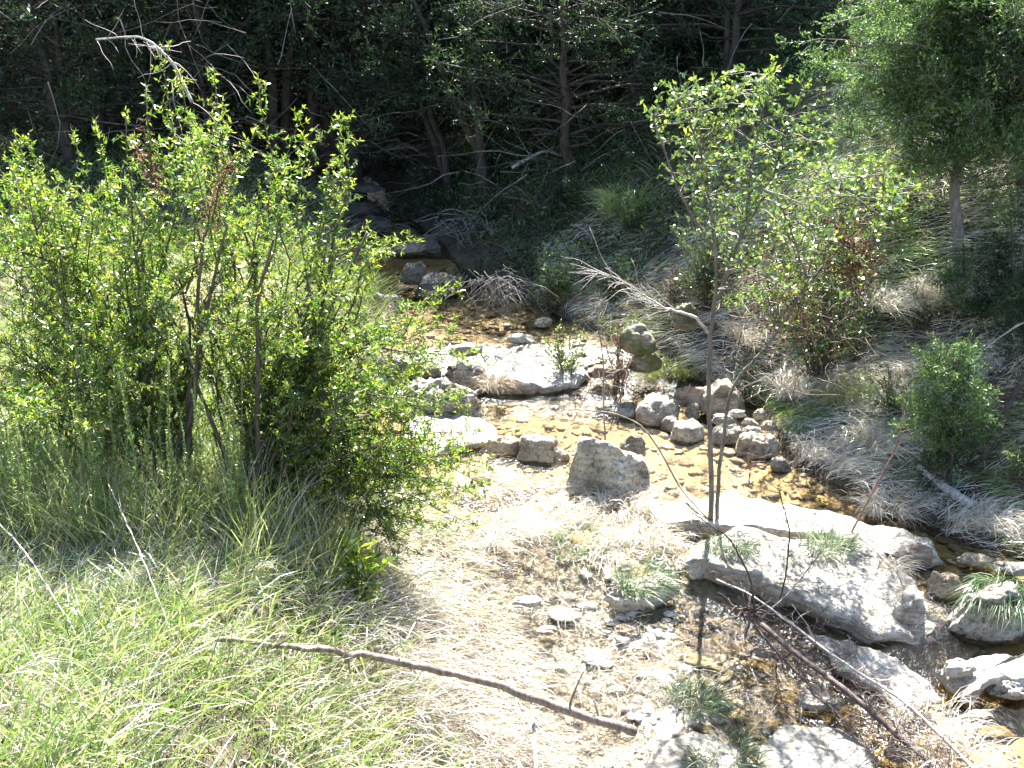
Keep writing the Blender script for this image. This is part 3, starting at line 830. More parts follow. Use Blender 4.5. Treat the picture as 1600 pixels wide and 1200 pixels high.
# reddish dead sprays inside it
for (u1, v1), (u2, v2) in (((250, 300), (210, 225)), ((240, 280), (225, 200)), ((330, 350), (350, 270)), ((345, 290), (370, 240)), ((320, 370), (335, 300))):
    dl_ = Acc()
    q = wander(WD(u1, v1, SB[1] - .15), WD(u2, v2, SB[1] - .15), 8, .1)
    tube(dl_, q, .004, .002, 4)
    C = np.repeat(q, 14, 0); leaves(dl_, C + rng.normal(size=C.shape) * .02, rng.normal(size=C.shape), .022, .007, rng.random(len(C)))
    o = dl_.build('dead_spray', M['dead_leaf'], sh, origin=o0); o['label'] = 'rusty withered spray inside the green shrub'

# the twin-stemmed tree on the right ledge
TB = W(1113, 815, 0.06)
ty = TB[1]
tr = empty('small_oak_tree', TB, 'slender twin-stemmed small tree with sparse bright leaves, rooted in the white ledge', 'tree')
o0 = TB.copy()
wood, lv = Acc(), Acc()
def pp(L_, dy0=0.0, dy1=0.0):
    n = len(L_)
    return np.array([WD(u, v, ty + dy0 + (dy1 - dy0) * k / max(n - 1, 1)) for k, (u, v) in enumerate(L_)])
def smooth(P, n=18):
    t = np.linspace(0, len(P) - 1, n)
    Q = np.stack([np.interp(t, np.arange(len(P)), P[:, k]) for k in range(3)], -1)
    for _ in range(2): Q[1:-1] = (Q[:-2] + 2 * Q[1:-1] + Q[2:]) / 4
    return Q + rng.normal(size=Q.shape) * 0.003
mains = [
 (pp([(1110, 818), (1112, 720), (1106, 620), (1108, 540), (1116, 480), (1122, 400), (1110, 320), (1098, 250), (1080, 190), (1050, 140)], 0, -.1), .016, .003),
 (pp([(1120, 816), (1124, 740), (1132, 660), (1140, 610), (1166, 572), (1196, 548), (1226, 500), (1256, 450), (1280, 380), (1310, 300)], 0, .25), .012, .003),
 (pp([(1116, 480), (1140, 420), (1165, 350), (1172, 280), (1185, 200), (1205, 120)], 0, .1), .013, .003),
 (pp([(1165, 350), (1200, 300), (1225, 220), (1250, 150)], .05, .2), .009, .003),
 (pp([(1226, 500), (1262, 440), (1240, 370), (1215, 310)], .15, .1), .01, .003),
 (pp([(1256, 450), (1300, 400), (1350, 340), (1400, 300), (1430, 290)], .2, .5), .01, .003),
 (pp([(1122, 400), (1090, 350), (1060, 300), (1040, 240), (1020, 185)], 0, -.2), .009, .003),
 (pp([(1196, 548), (1230, 540), (1262, 535)], .1, 0), .006, .003),
]
for P, r0, r1 in mains: tube(wood, smooth(P, 26), r0, r1, 7, knob=.08)
o1 = [(1030, 130), (1130, 105), (1215, 108), (1270, 130), (1275, 200), (1240, 240), (1180, 290), (1110, 330), (1060, 270), (1010, 190)]
o2 = [(1180, 250), (1250, 220), (1330, 215), (1420, 250), (1440, 310), (1400, 340), (1370, 400), (1340, 470), (1290, 450), (1230, 480), (1140, 470), (1100, 380), (1150, 300)]
paths = []
pool = np.concatenate([smooth(P, 30)[8:] for P, _, _ in mains[:7]])
for t in sample(o1, 95, ty - .02, .26) + sample(o2, 155, ty + .2, .33) + [WD(u, v, ty) for u, v in ((1035, 128), (1090, 125), (1150, 108), (1208, 100), (1268, 130), (1020, 185), (1440, 290), (1040, 260))]:
    c = pool[np.argmin(np.linalg.norm(pool - t, axis=1) + 0.25 * np.abs(pool[:, 2] - t[2] + .2) + rng.random(len(pool)) * .15)]
    q = wander(c, t, 10, .1, .1)
    paths.append(q); tube(wood, q, .005, .0015, 4)
twiggy(wood, lv, paths, .003, .11, .05, .022, .030, .016, start=.25, per=2, tint=(.2, .9), tip_bright=.25, tipstar=8, density=.9)
wood.build('trunk', M['oak_bark'], tr, True, origin=o0)
lv.build('crown', M['oak_leaf'], tr, origin=o0)
dd_ = Acc()
q0 = smooth(pp([(1108, 520), (1085, 492), (1055, 486), (1030, 478), (1000, 455), (965, 435), (925, 420)], 0, -.3), 22)
tube(dd_, q0, .009, .0025, 5)
for k in range(38):
    c = q0[rng.integers(7, 22)]
    t = c + np.array([-.1 - .12 * rng.random(), rng.normal() * .12, rng.normal() * .11 + .03]) * rng.uniform(.4, 1.2)
    tube(dd_, wander(c, t, 6, .2), .0024, .0008, 3)
o = dd_.build('bare_branch', M['silver_wood'], tr, True, origin=o0); o['label'] = 'grey leafless branch reaching left'
dl_ = Acc()
for (u, v), n, s in (((1322, 385), 900, .09), ((1335, 420), 350, .06), ((1250, 455), 350, .12), ((1270, 500), 300, .12), ((1180, 420), 200, .13)):
    C = WD(u, v, ty + .22) + rng.normal(size=(n, 3)) * s
    leaves(dl_, C, rng.normal(size=C.shape) + [0, 0, -.5], .026, .012, rng.random(n) * .7)
o = dl_.build('dead_leaf_cluster', M['dead_leaf'], tr, origin=o0); o['label'] = 'brown dead leaves caught in the lower crown'
# snarled red-brown twigs beneath its crown
tg2 = Acc()
for k in range(120):
    c = WD(random.uniform(1130, 1360), random.uniform(430, 620), ty + random.uniform(.15, .55))
    t = c + np.array([random.gauss(0, .14), random.gauss(0, .1), random.uniform(-.22, .12)])
    tube(tg2, wander(c, t, 7, .22), .0032, .0012, 3)
tag(tg2.build('twig_tangle', M['tangle_bark'], None, True), 'tangle of reddish bare twigs under the small tree crown', 'twigs', kind='stuff')

# thin sapling and shoots standing in the stream
def stick(name, pts, r0, r1, mat, label, cat, sides=7, knob=.1, extra=None, group=None, amp=.0012):
    P = np.array(pts)
    t = np.linspace(0, len(P) - 1, 30)
    Q = np.stack([np.interp(t, np.arange(len(P)), P[:, k]) for k in range(3)], -1)
    for _ in range(3): Q[1:-1] = (Q[:-2] + 2 * Q[1:-1] + Q[2:]) / 4
    Q = Q + rng.normal(size=Q.shape) * amp
    A = Acc(); tube(A, Q, r0, r1, sides, knob=knob)
    if extra: extra(A, Q)
    o = A.build(name, M[mat], None, True, origin=Q[0])
    return tag(o, label, cat, group)
def twigs(n, l, r=.002, lo=8, down=0.0, sx=1.0):
    def f(A, Q):
        for k in range(n):
            c = Q[rng.integers(lo, 30)]
            d = rng.normal(size=3) * [sx, .6, .8] + [0, 0, .3 - down]
            tube(A, wander(c, c + norm(d) * l * rng.uniform(.4, 1.2), 6, .15), r, r * .4, 3)
    return f
by = W(948, 712, 0)[1]
stick('thin_sapling', [WD(948, 745, by - .1), WD(946, 690, by - .1), WD(942, 620, by - .1), WD(944, 570, by - .1), WD(936, 520, by - .1), WD(932, 480, by - .1)], .008, .003, 'grey_bark',
      'thin grey leafless sapling stem rising in front of the largest grey boulder', 'sapling', extra=twigs(34, .2))
stick('dead_twig', [W(1108, 812, .08), W(1060, 760, .12), WD(1030, 700, W(1060, 760, .12)[1] + .05), WD(1000, 662, W(1060, 760, .12)[1] + .12), WD(960, 645, W(1060, 760, .12)[1] + .12), WD(900, 640, W(1060, 760, .12)[1] + .12)], .008, .003, 'grey_bark',
      'crooked bare branch leaning from the twin-stemmed tree towards the largest boulder', 'branch', extra=twigs(8, .1))
stick('dead_twig', [W(870, 700, .0), WD(905, 640, 6.6), WD(925, 600, 6.7)], .006, .003, 'red_wood', 'short reddish stick standing in the pool behind the peaked white rock', 'stick', extra=twigs(14, .13))
stick('dead_twig', [W(965, 660, 0), WD(972, 600, 6.9), WD(985, 555, 6.95)], .006, .002, 'dark_bark', 'dark forked stem between the thin sapling and the rounded pale boulder', 'stick', extra=twigs(26, .16))
stick('dead_twig', [W(1330, 832, .06), WD(1368, 760, W(1330, 832, .06)[1]), WD(1400, 700, W(1330, 832, .06)[1] + .05), WD(1412, 650, W(1330, 832, .06)[1] + .05), WD(1410, 600, W(1330, 832, .06)[1] + .05)], .006, .002, 'red_wood',
      'single thin reddish stem leaning over the flattened grass of the right bank', 'stick', extra=twigs(12, .12))
stick('dead_twig', [W(1170, 760, 0), WD(1172, 735, W(1170, 760, 0)[1]), WD(1166, 706, W(1170, 760, 0)[1])], .005, .002, 'red_wood', 'reddish tuft of twigs in the golden water right of the twin stems', 'stick', extra=twigs(22, .1, lo=3))

# small leafy plants: the bush in the cascade, the bush of the far bank
def bush(u, v0, v1, wpx, y, n, label, lmat='oak_leaf', leaf=(.022, .011), stem='shrub_bark', seed=0, tw=.08, per=2, tint=(.1, .8), name='bush', gap=.04, cat='bush', lg=.02, base_v=None):
    if y is None: y = hit(u, v1)[1]
    b = WD(u, base_v or v1, y)
    gz = max(G(b[0], b[1]), float(wl(b[0], b[1])))
    b[2] = gz
    root = empty(name, b, label, cat)
    A, Lf = Acc(), Acc(); ps = []
    s = scale_at(b)
    for k in range(n):
        th = random.uniform(0, 2 * pi); rr = math.sqrt(random.random())
        uu = u + cos(th) * rr * wpx / 2
        vv = (v0 + v1) / 2 + sin(th) * rr * (v1 - v0) / 2
        t = WD(uu, vv, y + random.gauss(0, wpx / s / 4))
        t[2] = max(t[2], G(t[0], t[1]) + .03)
        q = wander(b + rng.normal(size=3) * [.03, .03, 0], t, 9, .08, .1)
        ps.append(q); tube(A, q, .004, .0015, 4)
    twiggy(A, Lf, ps, .003, tw, gap, lg, leaf[0], leaf[1], start=.3, per=per, tint=tint, tipstar=6)
    A.build('stem', M[stem], root, True, origin=b)
    Lf.build('crown', M[lmat], root, origin=b)
    return root
bush(885, 505, 575, 80, W(890, 580, .1)[1], 34, 'small leafy bush growing out of the right end of the cascade')
bush(690, 425, 478, 60, W(690, 478, .25)[1] + .1, 14, 'pale yellow-green tuft of leaves on the sunlit rim boulder', tint=(.5, 1))
bush(868, 365, 490, 105, W(870, 492, .25)[1] + .35, 60, 'dense green bush at the foot of the shaded bank, right of the hanging roots', 'bright_juniper_leaf', (.03, .008), tw=.1, per=4)
bush(1000, 590, 620, 60, W(1000, 620, 0)[1], 10, 'brown withered bushlet behind the rounded pale boulder', 'dead_leaf')
bush(968, 500, 560, 70, W(970, 560, .3)[1], 16, 'rusty dry bush beside the leaning olive boulder', 'dead_leaf')
bush(985, 300, 370, 60, None, 26, 'grey-green rush-like bush on the shaded slope behind the small tree', 'bright_juniper_leaf', (.05, .005), tw=.12, per=3)
bush(565, 840, 890, 90, W(565, 880, .75)[1], 12, 'low weed with broad lance leaves at the foot of the big shrub', 'shrub_leaf', (.07, .016), tw=.05, tint=(.3, .8), per=2)
bush(1345, 395, 440, 60, None, 10, 'brownish bush behind the small tree, at the foot of the grass slope', 'dead_leaf')
bush(1290, 240, 500, 310, 7.0, 95, 'wide grey-green twiggy shrub behind and right of the twin-stemmed tree', leaf=(.026, .014), tw=.12, per=2, tint=(.1, .75))
bush(1110, 300, 480, 150, 7.9, 55, 'thin grey-green shrub directly behind the twin-stemmed tree', leaf=(.024, .012), tw=.12, per=2, tint=(.0, .6))
bush(1395, 560, 650, 90, None, 26, 'low leafy weed bush among the flattened grass, left of the small bright juniper', 'bright_juniper_leaf', (.03, .008), per=3)
bush(1345, 500, 570, 90, None, 24, 'low green weed patch above the tall draping tussock', 'oak_leaf', per=2)
bush(1440, 430, 520, 100, None, 26, 'pale feathery weed bush on the upper right slope', 'bright_juniper_leaf', (.03, .006), per=3)
bush(1540, 600, 680, 90, None, 24, 'brown and green brush at the right edge beside the small juniper', 'dead_leaf', (.022, .01), per=2)
bush(1180, 540, 600, 90, None, 22, 'dark green weed clump behind the boulder cluster', 'juniper_leaf', (.04, .008), per=3)
bush(960, 395, 470, 110, None, 34, 'dull green low bush between the dense green bush and the bare branch', 'juniper_leaf', (.035, .009), per=3)
bush(1060, 400, 480, 90, None, 26, 'grey dry brush left of the twin-stemmed tree crown', 'dead_leaf', (.02, .009), per=2)
bush(880, 250, 330, 120, None, 34, 'dark green bush in the shade at the foot of the reddish juniper stem', 'juniper_leaf', (.045, .012), per=3)
bush(780, 300, 345, 90, None, 20, 'low dark green bush on the bank above the exposed roots', 'juniper_leaf', (.045, .012), per=3)
bush(610, 300, 345, 110, None, 26, 'dark green bush beside the far creek, left of the leaning trunks', 'juniper_leaf', (.045, .012), per=3)
bush(735, 175, 250, 80, None, 22, 'sunlit pale green bush glimpsed between the two leaning trunks', 'oak_leaf', (.05, .025), per=2, tint=(.6, 1))
bush(1590, 690, 760, 90, None, 22, 'pale grassy bush at the right edge below the dark dead branches', 'bright_juniper_leaf', (.03, .006), per=3)
bush(730, 395, 450, 90, None, 26, 'dark green bush overhanging the bank above the hanging roots', 'juniper_leaf', (.035, .009), per=3)
bush(1245, 455, 540, 120, None, 26, 'reddish brown scrub in front of the wide grey-green shrub', 'dead_leaf', (.02, .008), per=2)
bush(1470, 250, 330, 130, None, 30, 'grey-green scrub left of the near juniper trunk', 'oak_leaf', per=2, tint=(0, .6))
bush(1410, 320, 360, 60, None, 12, 'bright yellow-green sprig at the right tip of the small tree crown', 'oak_leaf', tint=(.6, 1))

# ------------------------------------------------------------------ junipers
def juniper(name, base, targets, label, lmat, nleaf, sig, leaf, trunk_paths, rw=.006, barkm='dark_bark', limb=.3, sub=5, group=None, dead=30):
    """trunks, limbs to the targets and feathery sprays around them"""
    root = empty(name, base, label, 'tree', group)
    A, Lf = Acc(), Acc()
    pool = []
    for P, r0, r1 in trunk_paths:
        tube(A, P, r0, r1, 8, knob=.08); pool.append(P[len(P) // 4:])
    pool = np.concatenate(pool)
    C_, D_ = [], []
    for t in targets:
        c = pool[np.argmin(np.linalg.norm(pool - t, axis=1) + .5 * np.maximum(pool[:, 2] - t[2] + .1, 0) + rng.random(len(pool)) * .3)]
        q = wander(c, t, 10, .08, .05)
        L = np.linalg.norm(t - c)
        tube(A, q, rw * (.7 + .5 * L), rw * .25, 4)
        for k in range(sub):
            s = q[rng.integers(4, 10)]
            e = s + norm(norm(t - c) + rng.normal(size=3) * .7) * limb * rng.uniform(.4, 1.1)
            w = wander(s, e, 5, .1)
            tube(A, w, rw * .3, rw * .12, 3)
            C_.append(w[1:]); D_.append(np.repeat((e - s)[None], 4, 0))
    C = np.concatenate(C_); D = norm(np.concatenate(D_))
    idx = rng.integers(0, len(C), nleaf)
    # clumps: most leaves gather in short sprays
    ns = nleaf // 9
    si = rng.integers(0, len(C), ns)
    sc = C[si] + rng.normal(size=(ns, 3)) * sig
    sd = norm(D[si] + rng.normal(size=(ns, 3)) * .6 + [0, 0, .25])
    k = np.repeat(np.arange(ns), 9)
    tt = np.tile(np.linspace(0, 1, 9), ns)[:, None]
    P = sc[k] + sd[k] * tt * leaf[0] * 2.6
    Dv = sd[k] * .8 + rng.normal(size=P.shape) * .55
    st = rng.random(ns)
    leaves(Lf, P, Dv, leaf[0] * rng.uniform(.6, 1.2, len(P)), leaf[1], np.clip(st[k] * .7 + tt[:, 0] * .3 + rng.normal(size=len(P)) * .08, 0, 1))
    for _ in range(dead):
        c = pool[rng.integers(0, len(pool))]
        d = norm(rng.normal(size=3) * [1, 1, .35] + [0, 0, .1])
        tube(A, wander(c, c + d * rng.uniform(.3, 1.0), 8, .12), rw * .5, rw * .12, 3)
    A.build('trunk', M[barkm], root, True, origin=base)
    Lf.build('crown', M[lmat], root, origin=base)
    return root
def cloud(c, r, n, flat=1.0):
    d = norm(rng.normal(size=(n, 3))) * (rng.random((n, 1)) ** .45) * np.array(r)
    return list(np.asarray(c) + d)

# the near juniper over the right bank
jb = hit(1492, 385)
jp = smooth(np.array([jb - [0, 0, .1], WD(1500, 350, jb[1]), WD(1488, 310, jb[1]), WD(1500, 250, jb[1]), WD(1520, 150, jb[1] + .1), WD(1530, 0, jb[1] + .2), WD(1520, -200, jb[1] + .3)]), 24)
oj = [(1300, -60), (1290, 40), (1330, 60), (1290, 110), (1310, 160), (1290, 185), (1330, 200), (1380, 240), (1430, 250), (1500, 290), (1560, 330), (1640, 330), (1700, 180), (1700, -60)]
ts = sample(oj, 150, jb[1] - .1, .35)  + [WD(u, v, jb[1] - .2) for u, v in ((1296, 35), (1290, 100), (1300, 130), (1292, 182), (1282, 60), (1330, 215), (1440, 225))]
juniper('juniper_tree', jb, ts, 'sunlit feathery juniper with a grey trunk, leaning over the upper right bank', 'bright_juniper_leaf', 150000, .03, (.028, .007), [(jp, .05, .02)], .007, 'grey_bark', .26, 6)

jb2 = hit(1600, 300)
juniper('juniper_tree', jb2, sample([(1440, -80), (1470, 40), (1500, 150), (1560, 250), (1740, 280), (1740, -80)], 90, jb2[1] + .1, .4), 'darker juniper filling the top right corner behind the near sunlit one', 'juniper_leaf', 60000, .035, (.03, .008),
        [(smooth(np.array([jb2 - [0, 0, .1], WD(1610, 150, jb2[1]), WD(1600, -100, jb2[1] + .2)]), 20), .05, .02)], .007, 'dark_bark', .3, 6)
def small_juniper(u, vtop, vbot, wpx, label, n, lmat='bright_juniper_leaf', trunkv=None, y=None, leafn=9000):
    b = hit(u, trunkv or vbot) if y is None else WD(u, vbot, y)
    top = WD(u + 5, vtop, b[1])
    P = smooth(np.array([b - [0, 0, .05], b * .5 + top * .5 + [.02, 0, 0], top]), 14)
    poly = [(u - wpx * .2, vtop), (u + wpx * .2, vtop), (u + wpx * .45, vtop * .5 + vbot * .5), (u + wpx * .5, vbot * .85 + vtop * .15), (u, vbot), (u - wpx * .5, vbot * .85 + vtop * .15), (u - wpx * .45, vtop * .5 + vbot * .5)]
    s = scale_at(b)
    return juniper('juniper_sapling', b, sample(poly, n, b[1], wpx / s / 5), label, lmat, leafn, .02, (.026, .006), [(P, .018, .004)], .004, 'dark_bark', .12, 5, dead=4)
small_juniper(1484, 545, 700, 120, 'small bright green juniper with a bare dark trunk, mid right bank', 34, trunkv=765, leafn=14000)
small_juniper(1500, 380, 500, 70, 'thin pale juniper sapling on the grass slope below the big juniper', 14, leafn=3500)
small_juniper(1575, 335, 520, 100, 'dark green juniper sapling at the right edge, halfway up the slope', 26, 'juniper_leaf', leafn=10000)
small_juniper(1600, 395, 560, 80, 'second dark juniper sapling cut by the right edge', 18, 'juniper_leaf', leafn=7000)
small_juniper(1480, 640, 770, 60, 'dark shaded juniper seedling under the small bright juniper', 12, 'juniper_leaf', leafn=3500)

# forest trees: five kinds built once, then copied
def max_height(x, y):
    lit = 9.7 if -2.2 < x < 1.6 else (8.2 if x < 0 else 8.8)
    zl = 0.3 if x < 1.6 else 1.3
    return (y - lit) * 1.22 + zl - G(x, y)
def forest_variant(k, base, H, lean, label, group=None, low=1.0, rad=1.6, nl=24000, trunks=2):
    H = min(H, max(max_height(base[0], base[1]), 2.4)); low = min(low, (.5 if k < 2 else .4) * H)
    tp = []
    for j in range(trunks):
        top = base + np.array([lean * H * .35 + random.gauss(0, .5), random.gauss(0, .3), H])
        P = wander(base + rng.normal(size=3) * [.12, .12, 0] - [0, 0, .15], top, 22, .03, .05)
        tp.append((P, random.uniform(.045, .08), .015))
    ts = []
    for j in range(62):
        h = low + (H - low) * random.random() ** 1.35
        th = random.uniform(0, 2 * pi)
        r = rad * (1.1 - .65 * (h - low) / (H - low)) * random.uniform(.4, 1.0)
        ts.append(base + np.array([lean * h * .35 + cos(th) * r, sin(th) * r, h - .15 * r]))
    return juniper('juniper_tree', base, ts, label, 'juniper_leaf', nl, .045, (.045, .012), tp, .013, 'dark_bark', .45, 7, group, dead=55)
GRP = 'junipers standing in the shaded woods'
FL = 'dark juniper standing deep in the shaded woods across the creek'
def tb(u, v, y=None):
    p = hit(u, v) if y is None else WD(u, v, y)
    p[2] = G(p[0], p[1]); return p
V = [
 forest_variant(0, tb(700, 312), 5.6, -.9, 'juniper with a dark trunk leaning left above the jumble of exposed roots', None, 1.6, 1.8),
 forest_variant(1, tb(770, 300), 5.2, -.35, 'second leaning juniper, just right of the one above the exposed roots', None, 1.5, 1.6),
 forest_variant(2, tb(880, 285), 4.6, -.3, 'juniper with a reddish bare stem on the dark slope right of the leaning pair', None, 1.1, 1.6, trunks=1),
 forest_variant(3, tb(110, 270), 5.2, .1, 'juniper with a thick dark trunk at the upper left, behind the big shrub', None, 1.0, 1.8),
 forest_variant(4, tb(330, 250), 5.4, .2, 'branchy juniper behind the top of the big shrub', None, 1.4, 1.7, trunks=3, nl=15000),
]
placed = [(o.location.x, o.location.y) for o in V]
spots = [(1.2, 12.3, 1), (2.3, 12.7, 1), (3.1, 13.3, 1), (0.3, 12.6, 1), (2.0, 11.6, .8), (-0.7, 14.6, 1), (-2.9, 13.2, 1), (-0.2, 15.8, 1), (-3.4, 15.2, 1), (-1.4, 19.5, 1.1), (1.2, 13.0, 1), (-5.5, 14.2, 1), (-2.8, 14.0, .9), (-1.6, 15.5, 1), (0.7, 14.4, .8), (2.1, 14.2, .7), (3.4, 14.6, .62), (-7.2, 13.0, 1), (-4.2, 16.5, 1), (1.6, 16.5, .9), (3.4, 17.6, .9), (5.6, 18, .9), (8.2, 18.5, .9), (-0.2, 17.6, 1), (-2.4, 18.5, 1.1), (-6.6, 17.5, 1.1), (-8.8, 15.8, 1), (2.6, 19.6, 1), (5.0, 20.8, 1), (7.4, 21.5, 1), (9.6, 19.6, 1), (-4.6, 20.5, 1.1), (0.4, 20.5, 1.1), (-9.5, 20, 1.1), (-12, 17, 1.1), (10, 23, 1.1), (4.5, 23, 1.1), (-1.8, 22, 1.1), (12.5, 20, 1), (7, 24, 1.1), (-7, 23, 1.1), (-3.9, 12.6, .75), (-6.4, 11.2, .75), (-8.6, 12.4, .9), (-5.2, 12.2, .7), (-1.9, 13.2, .75), (-10.5, 14.5, 1)]
HV = [min(h_, max(max_height(o_.location.x, o_.location.y), 2.4)) for h_, o_ in zip((5.6, 5.2, 4.6, 5.2, 5.4), V)]
for k, (x, y, sc_) in enumerate(spots):
    src = V[(k * 3 + 1) % 5]
    sc_ = min(sc_ * 5.5 / HV[(k * 3 + 1) % 5], max(max_height(x, y), 1.8) / HV[(k * 3 + 1) % 5])
    copy_tree(src, (x + random.uniform(-.4, .4), y + random.uniform(-.4, .4), G(x, y) - .05), random.uniform(0, 6.28), sc_ * random.uniform(.92, 1.08), FL, GRP)

# ------------------------------------------------------------------ exposed roots, dead branches
def roots(u, v, y, n, L, label, mat='silver_wood', name='root_mass', down=1.0, wpx=60, cat='roots', th=.008):
    A = Acc(); c0 = WD(u, v, y)
    s = scale_at(c0)
    for k in range(n):
        c = c0 + np.array([random.gauss(0, wpx / s / 3), random.gauss(0, .1), random.gauss(0, .06)])
        d = norm(np.array([random.gauss(0, .9), random.gauss(-.3, .5), -down * random.uniform(.1, 1)]))
        e = c + d * L * random.uniform(.3, 1.1)
        tube(A, wander(c, e, 9, .18, .12), th * random.uniform(.3, 1), .0015, 4)
    o = A.build(name, M[mat], None, True, origin=c0)
    return tag(o, label, cat)
ry = tb(735, 372)[1]
roots(735, 345, ry - .1, 55, .6, 'pale crooked exposed roots and dead branches at the foot of the leaning junipers', 'grey_bark', wpx=90, down=.5)
roots(775, 440, W(785, 505, .2)[1] + .2, 90, .45, 'mat of thin grey roots hanging down the bank to the far pool', 'grey_bark', wpx=70, down=1.6, th=.005)
roots(905, 455, W(905, 490, .2)[1] + .1, 40, .3, 'brown hanging rootlets under the dense green bush', 'red_wood', wpx=80, down=1.4, th=.004)
roots(580, 350, 11.2, 26, .7, 'grey driftwood sticks beside the shaded creek upstream', 'grey_bark', wpx=80, down=.3, th=.006)
roots(620, 230, 12.5, 30, .8, 'grey dead twigs at the left of the leaning trunks', 'grey_bark', wpx=90, down=.1, th=.005)
stick('broken_log', [WD(752, 345, ry - .1), WD(780, 375, ry - .2), WD(800, 385, ry - .25)], .035, .025, 'grey_bark', 'short grey broken log lying under the exposed roots', 'log')
stick('broken_log', [WD(800, 380, ry - .2), WD(825, 362, ry - .1), WD(838, 366, ry)], .05, .03, 'red_wood', 'short broken log with a reddish cut face on the shaded bank', 'log')
stick('dead_branch', [WD(150, 62, 9), WD(215, 56, 9), WD(240, 68, 9), WD(272, 100, 9), WD(300, 160, 9)], .008, .014, 'silver_wood', 'pale arching dead branch above the left shrub top', 'branch', extra=twigs(26, .35, .004, lo=0, down=.9))
stick('fallen_branch', [WD(800, 262, 11), WD(850, 235, 11.2), WD(900, 250, 11.4)], .02, .01, 'silver_wood', 'thin pale branch across the dark slope', 'branch', extra=twigs(14, .5, .004))

# the brown pole on the left bank
M['pole_bark'] = bark('pole_bark', (0.09, 0.068, 0.052), (0.30, 0.24, 0.19), 55, 1.0)
def stubs(A, Q):
    for k in (4, 9, 13, 18, 22, 25, 27):
        c = Q[k]; d = norm(rng.normal(size=3) * [.5, .6, 1] + [0, 0, .3])
        l = rng.uniform(.02, .12) if k != 25 else .2
        tube(A, wander(c, c + d * l, 5, .1), .006, .003, 5)

def on(u, v, lift=.02):
    p = hit(u, v); p[2] += lift
    return p
pA, pB = on(340, 1000, .06), W(992, 1142, -.02)
pts = []
for k, (u, v) in enumerate([(340, 998), (430, 1008), (530, 1018), (610, 1030), (700, 1050), (800, 1076), (880, 1108), (992, 1142)]):
    t = k / 7
    zz = (pA[2] + .05) * (1 - t) + (pB[2] + .03) * t + .10 * sin(pi * t)
    g = hit(u, v)[2] + .012
    pts.append(W(u, v, max(zz, g)))
stick('fallen_pole', pts, .008, .022, 'pole_bark', 'long brown pole lying down the grassy bank to the stream', 'branch', 9, .13, amp=.004, extra=stubs)
stick('dead_twig', [W(830, 1095, .2), W(835, 1150, .2), W(838, 1215, .2)], .006, .008, 'silver_wood', 'white forked twig under the lower half of the reddish pole', 'stick', extra=twigs(3, .15, .004))
stick('dead_stalk', [on(190, 880, .35), on(230, 950, .25), on(285, 1040, .03)], .0015, .003, 'silver_wood', 'straight pale dry stalk leaning in the left foreground grass', 'stick')
stick('dead_stalk', [on(-10, 890, .3), on(60, 950, .22), on(150, 1050, .03)], .0015, .003, 'silver_wood', 'pale dry stalk at the left edge, leaning the same way', 'stick')

# fallen dead poles with the root snag, lower right
def zp(L_): return [W(u, v, z) for u, v, z in L_]
stick('dead_pole', zp([(1120, 905, .12), (1180, 932, .14), (1240, 978, .12), (1330, 1045, .07), (1400, 1085, .05), (1450, 1130, .0), (1520, 1200, -.06), (1560, 1240, -.08)]), .004, .009, 'silver_wood', 'upper of two long pale dead poles lying across the lower right shallows', 'branch', extra=twigs(26, .18, .0025))
stick('dead_pole', zp([(1190, 975, .1), (1240, 1020, .08), (1310, 1070, .05), (1370, 1120, 0), (1420, 1165, -.05), (1480, 1215, -.08)]), .012, .016, 'dark_wet_wood', 'lower dark wet pole ending among stones at the bottom', 'branch', extra=twigs(30, .2, .003))
stick('dead_pole', zp([(1165, 955, .12), (1185, 985, .05), (1215, 1020, 0), (1280, 1085, -.08), (1340, 1150, -.1)]), .008, .005, 'dark_wet_wood', 'thin dark branch half sunk below the two long poles', 'branch', extra=twigs(20, .15, .0025))
stick('dead_twig', zp([(1180, 955, .1), (1172, 900, .3), (1140, 840, .55), (1098, 812, .62), (1080, 800, .66)]), .006, .002, 'dark_bark', 'thin dark shoot arching from the root snag towards the tree foot', 'stick', extra=twigs(8, .15))
stick('dead_twig', zp([(1212, 965, .05), (1228, 900, .28), (1235, 830, .5), (1222, 785, .65), (1215, 760, .75)]), .005, .002, 'dark_bark', 'upright wiry shoot in front of the big slab', 'stick', extra=twigs(14, .16))
stick('dead_twig', zp([(1190, 965, .08), (1230, 930, .2), (1262, 890, .32), (1285, 860, .4)]), .005, .002, 'grey_bark', 'dark shoot slanting right over the big slab', 'stick', extra=twigs(8, .14))
stick('dead_twig', zp([(1215, 1000, -.02), (1212, 1050, -.08), (1222, 1100, -.1)]), .004, .003, 'dark_bark', 'thin dark twig hanging down below the root snag', 'stick')
A = Acc(); c0 = W(1170, 955, .06)
for k in range(26):
    c = c0 + rng.normal(size=3) * [.03, .03, .02]
    e = c + norm(rng.normal(size=3) * [1, .7, .7] + [.4, -.1, .1]) * rng.uniform(.05, .2)
    tube(A, wander(c, e, 7, .25), .008 * rng.random() + .003, .002, 5)
tag(A.build('root_snag', M['dark_wet_wood'], None, True, origin=c0), 'dark knotted root snag where the two long poles meet the slab edge', 'roots')
A = Acc()
for k in range(2200):
    u, v = random.uniform(1190, 1500), random.uniform(940, 1200)
    if abs((v - 965) - (u - 1200) * .9) > 70 * random.random() + 15: continue
    c = W(u, v, -.08 + random.random() * .08)
    e = c + norm(rng.normal(size=3) * [1, .8, .3]) * rng.uniform(.03, .12)
    tube(A, wander(c, e, 4, .2), .0022, .0008, 3)
